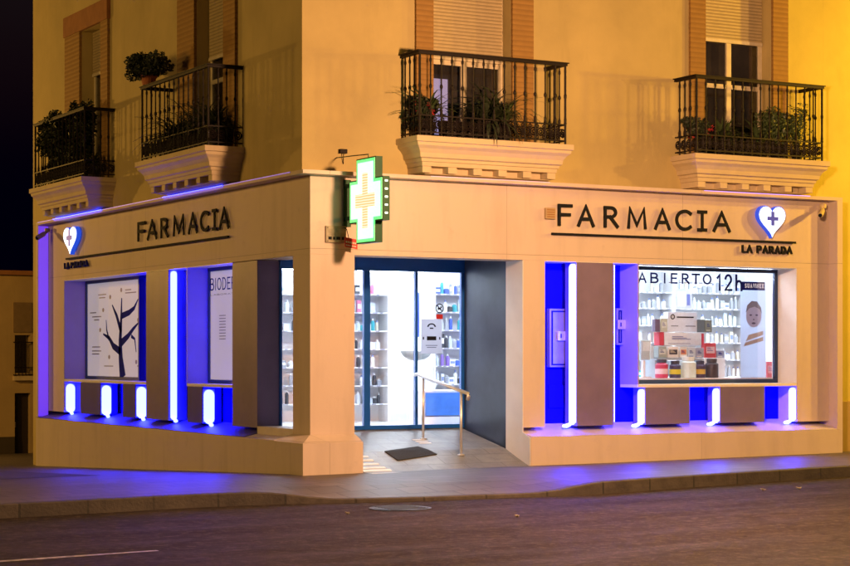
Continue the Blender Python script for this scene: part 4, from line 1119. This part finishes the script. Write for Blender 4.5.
def carton(px0, px1, py0, py1, col, lb, name='carton', y=DY + .06, dep=.16, panel=None, strip=None):
    x0, x1 = dx(px0, y), dx(px1, y); z0, z1 = dz(px0, py1, y), dz(px0, py0, y)
    t = thing(name, lb, 'box', (x0, y, z0)); w = x1 - x0; h = z1 - z0
    MB().box(0, w, 0, dep, 0, h).build('carton_body', color_mat(col), t, .003)
    if panel: MB().box(w * .12, w * .88, -.003, -.0005, h * .3, h * .75).build('label_panel', color_mat(panel), t)
    if panel or strip:
        k = MB()
        for q in range(3): k.box(w * .2, w * (.5 + .1 * ((q * 7) % 3)), -.0045, -.0036, h * (.66 - q * .1), h * (.66 - q * .1) + .008)
        k.build('printing', 'posterink' if not panel or sum(panel) > .6 else 'frame', t)
    if strip: MB().box(w * .1, w * .7, -.0035, -.0006, h * .1, h * .2).build('label_strip', color_mat(strip), t)
    return t
# riser that carries the boxes
x0, x1 = dx(657.5, DY + .03), dx(704.5, DY + .03)
t = thing('display_riser', 'grey two-step riser carrying the cartons behind the jars', 'riser', (x0, DY + .04, TZ))
h1 = dz(680, 358.5, DY + .03) - TZ
MB().box(0, x1 - x0, 0, .4, h1 - .025, h1 - .001).build('lower_step', color_mat((.4, .45, .5)), t); 
for a in (0, x1 - x0 - .03): MB().box(a, a + .03, 0.05, .4, 0, h1 - .026).build('leg', color_mat((.4, .45, .5)), t)
h2 = dz(680, 345.6, DY + .2) - TZ
MB().box(.02, x1 - x0 - .02, .2, .4, h1, h2 - .01).build('upper_step', color_mat((.55, .58, .62)), t)
cy = DY + .05
carton(658.5, 666.5, 346.5, 357.8, (.35, .42, .42), 'grey-green carton at the left end of the lower riser step', y=cy, dep=.12, panel=(.6, .65, .65))
carton(668, 678.5, 346.8, 357.8, (.75, .75, .78), 'white carton with a black figure on the lower riser step', y=cy, dep=.12, panel=(.05, .05, .08))
carton(680, 687, 347, 357.8, (.62, .62, .62), 'pale carton with an orange panel on the lower riser step', y=cy, dep=.12, panel=(.6, .22, .12))
carton(688, 695.5, 347.5, 357.8, (.5, .56, .66), 'pale blue carton on the lower riser step', y=cy, dep=.12, strip=(.2, .25, .4))
carton(696, 703.8, 348, 357.8, (.34, .38, .55), 'slate blue carton at the right end of the lower riser step', y=cy, dep=.12, strip=(.7, .7, .75))
carton(704.8, 716, 343, 357.8, (.55, .06, .07), 'red carton with a pale figure 2, right of the riser', y=DY + .2, dep=.1, panel=(.7, .45, .45))
carton(717, 724.5, 350.5, 357.8, (.3, .3, .38), 'small dark grey carton right of the red one', y=DY + .2, dep=.1, strip=(.7, .7, .7))
# pedestal for those two
t = thing('display_block', 'low white block carrying the red carton in the display window', 'riser', (dx(704.8, DY + .19), DY + .19, TZ))
MB().box(0, dx(725, DY + .19) - dx(704.8, DY + .19), 0, .2, 0, dz(705, 358, DY + .2) - TZ - .002).build('block', 'white', t)
# wide white box on the upper step
yy = DY + .25
carton(664.5, 701.5, 332.5, 345.4, (.66, .66, .68), 'wide white carton with a grey line across it on the upper riser step', y=yy, dep=.14, strip=(.4, .4, .45))
carton(659.3, 664, 332, 345.4, (.55, .05, .08), 'narrow red carton at the left of the wide white carton', y=yy, dep=.14)
carton(702, 704, 333.5, 345.4, (.55, .05, .08), 'thin red carton at the right of the wide white carton', y=yy, dep=.14)
t = carton(668, 697, 312, 332, (.62, .66, .74), 'large pale blue carton with a dark ring mark, top of the display', y=yy + .02, dep=.12)
text('O  ANTI', .03, .40, .18, .25, .002, .002, 'R', 'mark', 'letter', t) if False else None
w_ = dx(697, yy + .02) - dx(668, yy + .02)
MB(RF).ring((.09, .002, .24), .035, .008, 14, 4).build('ring_mark', 'letter', t)
k = MB(RF); k.box(.17, .5, .0006, .002, .225, .245); k.box(.06, w_ * .35, .0006, .002, .09, .10); k.box(w_ * .6, w_ * .95, .0006, .002, .09, .10)
k.build('printing', 'letter', t)
carton(655, 660, 319, 331.8, (.14, .10, .16), 'dark slim carton at the upper left of the display', y=yy, dep=.08)
carton(661, 667.4, 318.5, 331.8, (.45, .45, .34), 'olive carton at the upper left of the display', y=yy, dep=.08, panel=(.6, .6, .5))
carton(698, 704.5, 319.5, 332.2, (.12, .14, .15), 'dark carton right of the large pale blue one', y=yy, dep=.08)
carton(705.5, 712, 320, 332.2, (.20, .22, .18), 'dark olive carton at the upper right of the display', y=yy, dep=.08, strip=(.5, .5, .4))
# glass shelf under the upper row ends
t = thing('glass_shelf', 'clear shelf under the small upper cartons of the display', 'shelf', (dx(653, yy), yy, dz(690, 333.2, yy)))
MB().box(0, dx(664, yy) - dx(653, yy), 0, .2, 0, .012).build('shelf_board', 'glass', t)
MB().box(dx(702, yy) - dx(653, yy), dx(713, yy) - dx(653, yy), 0, .2, 0, .012).build('shelf_board', 'glass', t)
for a in (dx(654, yy) - dx(653, yy), dx(712, yy) - dx(653, yy)): MB().tube([(a, .1, 0), (a, .1, TZ - dz(690, 333.2, yy))], .008, 6).build('post', 'steel', t)
# left device
t = thing('blood_pressure_monitor', 'grey-blue boxy device on a white stand at the left of the display', 'device', (dx(645), DY + .1, TZ))
MB().box(0, dx(654.5) - dx(645), 0, .12, .28, dz(650, 340) - TZ).build('case', color_mat((.42, .50, .54)), t, .015)
MB().box(.06, .10, .03, .09, 0, .279).build('stand', 'white', t); MB().box(0, .2, 0, .12, 0, .02).build('foot', 'white', t); MB().box(.03, .16, -.004, -.0006, .42, .56).build('screen', color_mat((.6, .68, .7)), t)
# hanging frame
t = thing('hanging_frame', 'pale framed card hanging above the display by two wires', 'frame', (dx(676, 1.3), 1.3, dz(680, 309, 1.3)))
fwid = dx(692, 1.3) - dx(676, 1.3); fh = dz(680, 289, 1.3) - dz(680, 309, 1.3)
MB().box(0, fwid, 0, .01, 0, fh).build('card', color_mat((.5, .56, .66)), t); MB().box(.03, fwid - .12, -.004, -.0005, .04, fh - .04).build('picture', color_mat((.72, .76, .8)), t); MB().box(fwid - .1, fwid - .04, -.004, -.0005, .06, fh - .08).build('stripe', color_mat((.15, .18, .45)), t)
for a in (.03, fwid - .03): MB().tube([(a, 0, fh), (a, 0, 3.1 - dz(680, 309, 1.3))], .003, 5).build('wire', 'steel', t)
# poster stand with child portrait
PY = .72
x0, x1 = dx(741, PY), dx(766, PY); zb, zt = dz(750, 379, PY), dz(750, 289, PY)
t = thing('portrait_banner', 'tall grey-blue banner with a small child portrait under a navy heading', 'banner', (x0, PY, zb))
w = x1 - x0; h = zt - zb
MB().box(0, w, 0, .015, 0, h).build('sheet', translucent('banner_paper', (.66, .72, .84), .62), t)
MB(RF).box(-.0, w * .92, .012, .03, h - .02, h + .115).build('heading_plate', 'navy', t, .006)
word('SUAVINEX', .05, w * .86, h + .015, h + .085, .031, .002, RF, 'letter', color_mat((.75, .8, .9)), t, .2, .3)
cx_, cz_ = w * .50, h * .70
ell = lambda cx, cz, a, b_, n=24: [(cx + a * math.cos(2 * PI * i / n), cz + b_ * math.sin(2 * PI * i / n)) for i in range(n)]
MB(RF).prism(ell(cx_, cz_, .155, .18), .0021, .003).build('face', translucent('face_print', (.66, .60, .66), .6), t)
MB(RF).prism([(cx_ - .16, cz_ + .05), (cx_ - .13, cz_ + .17), (cx_ - .04, cz_ + .24), (cx_ + .07, cz_ + .23), (cx_ + .15, cz_ + .13), (cx_ + .165, cz_ + .03), (cx_ + .12, cz_ + .11), (cx_ + .02, cz_ + .15), (cx_ - .09, cz_ + .12)], .0031, .004).build('hair', color_mat((.22, .21, .27)), t)
k = MB(RF); 
for s_ in (-1, 1): k.prism(ell(cx_ + s_ * .06, cz_ + .015, .026, .014, 12), .0031, .0042)
k.prism(ell(cx_, cz_ - .055, .018, .01, 10), .0031, .0042); k.prism(ell(cx_, cz_ - .115, .04, .016, 12), .0031, .0042)
k.build('features', color_mat((.14, .12, .18)), t)
k = MB(RF); k.prism([(cx_ - .16, h * .42), (cx_ + .19, h * .49), (cx_ + .19, h * .535), (cx_ - .10, h * .49)], .0031, .004); k.prism([(cx_ - .20, h * .36), (cx_ + .19, h * .425), (cx_ + .19, h * .47), (cx_ - .17, h * .405)], .0031, .004)
k.build('arm', color_mat((.50, .42, .38)), t)
MB().box(-.02, w + .02, -.03, .06, -.03, -.001).build('base', 'steel', t)
carton(767, 774, 361.5, 378.3, (.5, .05, .10), 'tall red carton at the right end of the display window', y=PY + .02, dep=.1, panel=(.6, .25, .3))

# ------------------------------------------------------------------ handrail and mat
hr = thing('handrail', 'stainless steel handrail on two posts at the middle of the entrance ramp', 'handrail')
pa, pb = (2.51, .28), (2.36, 1.12)
for x, y in (pa, pb):
    MB().tube([(x, y, rz(y)), (x, y, rz(y) + .90)], .019, 12).build('post', 'steel', hr, smooth=True)
    MB().lathe(x, y, [(.05, rz(y) - .004), (.05, rz(y) + .015), (.025, rz(y) + .02)], 16).build('base_plate', 'steel', hr)
ra = Vector((pa[0] + .02, pa[1] - .16, rz(pa[1]) + .90 - .02)); rb = Vector((pb[0] - .03, pb[1] + .14, rz(pb[1]) + .935 + .01))
MB().tube([ra + Vector((0, .01, -.09)), ra + Vector((0, -.015, -.03)), ra, ra.lerp(rb, .5), rb, rb + Vector((0, .05, -.01))], .026, 12).build('rail', 'steel', hr, smooth=True)
q = [(1.42, .15), (2.14, .32), (2.03, .68), (1.38, .47)]
mt = MB(); nn_ = 10
for zz in (.003, .016):
    for i in range(nn_ + 1):
        for j in range(nn_ + 1):
            a, b_ = i / nn_, j / nn_
            x = (q[0][0] * (1 - a) + q[1][0] * a) * (1 - b_) + (q[3][0] * (1 - a) + q[2][0] * a) * b_
            y = (q[0][1] * (1 - a) + q[1][1] * a) * (1 - b_) + (q[3][1] * (1 - a) + q[2][1] * a) * b_
            mt.v.append((x, y, rz(y) + zz - (.003 if zz > .01 else 0)))
S_ = nn_ + 1
for i in range(nn_):
    for j in range(nn_):
        a = i * S_ + j; mt.f.append([a, a + 1, a + S_ + 1, a + S_]); c_ = a + S_ * S_; mt.f.append([c_, c_ + S_, c_ + S_ + 1, c_ + 1])
for i in range(nn_):
    for a, b_ in ((i, i + 1), (nn_ * S_ + i, nn_ * S_ + i + 1), (i * S_, (i + 1) * S_), (i * S_ + nn_, (i + 1) * S_ + nn_)): mt.f.append([a, b_, b_ + S_ * S_, a + S_ * S_])
tag(mt.build('door_mat', 'rubber'), 'dark rubber door mat lying askew on the entrance ramp', 'mat')

# ------------------------------------------------------------------ distant house
dh = thing('house', 'low dim house with a barred window down the side street at the far left', 'house', (4, 28, -1.2))
hw = stucco('distant_render', (.50, .36, .18))
W = MB(); W.box(-12, .40, 0, .4, 0, 5.0); W.box(.401, .84, 0, .4, 1.75, 2.30); W.box(.401, .84, 0, .4, 3.35, 5.0); W.box(.841, 14, 0, .4, 0, 5.0); W.box(-12, 14, 7.6, 8, 0, 5.0); W.box(-12, -11.6, .401, 7.599, 0, 5)
W.build('wall', hw, dh)
MB().box(-12.2, 14, -.2, 8.2, 5.0, 5.12).build('roof', 'lintel', dh)
MB().box(-12, .39, -.03, -.001, 0, .55).build('dado', plain('dark_dado', (.06, .045, .03), .8), dh)
o = MB().box(.401, .839, .2, .24, 0, 1.749).build('door', plain('dark_wood_door', (.02, .012, .01), .6), dh)
MB().box(.45, .48, .17, .199, .8, .95).build('handle', 'steel', o)
o = MB().box(.401, .839, .2, .24, 2.301, 3.349).build('window', 'dglass', dh)
MB().box(.2, 1.1, .9, .95, 2.2, 3.5).build('curtain', 'dark', o)
m = MB()
for i in range(6): m.tube([(.38 + i * .096, -.12, 2.25), (.38 + i * .096, -.12, 3.15)], .012, 5)
for z in (2.25, 2.45, 3.15): m.box(.36, .88, -.14, -.10, z - .015, z + .015)
for z in (2.25, 3.15): m.box(.36, .38, -.10, -.001, z - .015, z + .015); m.box(.86, .88, -.10, -.001, z - .015, z + .015)
m.build('window_grille', 'iron', o)
MB().box(.34, .90, -.16, -.0005, 2.10, 2.22).build('window_sill', 'stone', o)
MB().box(.36, .88, -.04, -.0005, 3.42, 4.25).build('shutter', plain('dark_shutter', (.22, .15, .08), .7), dh)

for hx in (-2.6, -5.6, -8.6):
    o = MB().box(hx, hx + 1.0, -.02, -.001, 2.0, 3.3).build('window', 'dglass', dh)
    k = MB(); k.box(hx - .09, hx - .001, -.06, -.001, 1.9, 3.4); k.box(hx + 1.001, hx + 1.09, -.06, -.001, 1.9, 3.4); k.box(hx, hx + 1, -.06, -.001, 3.301, 3.4); k.box(hx, hx + 1, -.08, -.001, 1.9, 1.999); k.box(hx + .47, hx + .53, -.05, -.021, 2.0, 3.3)
    k.build('frame', 'lintel', o)

# ------------------------------------------------------------------ camera, lights, world
cam = bpy.data.cameras.new('camera'); co_ = bpy.data.objects.new('camera', cam); C.objects.link(co_); scene.camera = co_
co_.location = (-10.98, -22.95, 1.6)
fwd = Vector((.4856, .8742, 0)).normalized(); right = Vector((fwd.y, -fwd.x, 0)); up = Vector((0, 0, 1))
co_.matrix_world = Matrix(((right.x, up.x, -fwd.x, co_.location.x), (right.y, up.y, -fwd.y, co_.location.y), (right.z, up.z, -fwd.z, co_.location.z), (0, 0, 0, 1)))
cam.sensor_width = 36; cam.lens = 36 * 1889 / 850.; cam.shift_y = (355 - 283) / 850.; cam.clip_end = 1500; cam.clip_start = .1

def lamp(loc, power, col, r=.12, aim=None, spot=None):
    l = bpy.data.lights.new('street_or_fill_light', 'SPOT' if spot else 'POINT'); l.energy = power; l.color = col; l.shadow_soft_size = r
    o = bpy.data.objects.new('street_or_fill_light', l); C.objects.link(o); o.location = loc
    if spot:
        l.spot_size = math.radians(spot); l.spot_blend = .5
        o.rotation_euler = (Vector(aim) - Vector(loc)).to_track_quat('-Z', 'Y').to_euler()
    return o
ORANGE = (1.0, .50, .16)
lamp((13.4, -2.6, 5.8), 1650, (1.0, .55, .01), .12)           # wall lantern further along the street, right
lamp((16.0, -6.2, 6.6), 2400, (1.0, .52, .12), .12)           # street lamp across the road, right
lamp((1.2, -7.2, 4.6), 3500, (1.0, .51, .23), .25)             # street lamp opposite the corner
lamp((-13.5, 3.5, 6.0), 2100, (1.0, .55, .13), 1.5)            # unseen soft fill added to brighten the left facade
lamp((-6, 20, 5.0), 2400, (1.0, .52, .10), .15)               # lamp down the side street
w = bpy.data.worlds.new('World'); scene.world = w; w.use_nodes = True; nt = w.node_tree
bg = nt.nodes['Background']; sk = nt.nodes.new('ShaderNodeTexSky'); sk.sky_type = 'NISHITA'; sk.sun_disc = False
sk.sun_elevation = math.radians(-3); sk.sun_rotation = math.radians(200)
sky_c = rgba(nt, 1.0, sk.outputs[0], (.0012, .0003, .022), 'ADD'); nt.links.new(sky_c, bg.inputs[0]); bg.inputs[1].default_value = .12
scene.view_settings.view_transform = 'Standard'; scene.view_settings.look = 'None'; scene.view_settings.exposure = 0; scene.view_settings.gamma = 1
try: scene.view_settings.use_curve_mapping = False
except Exception: pass
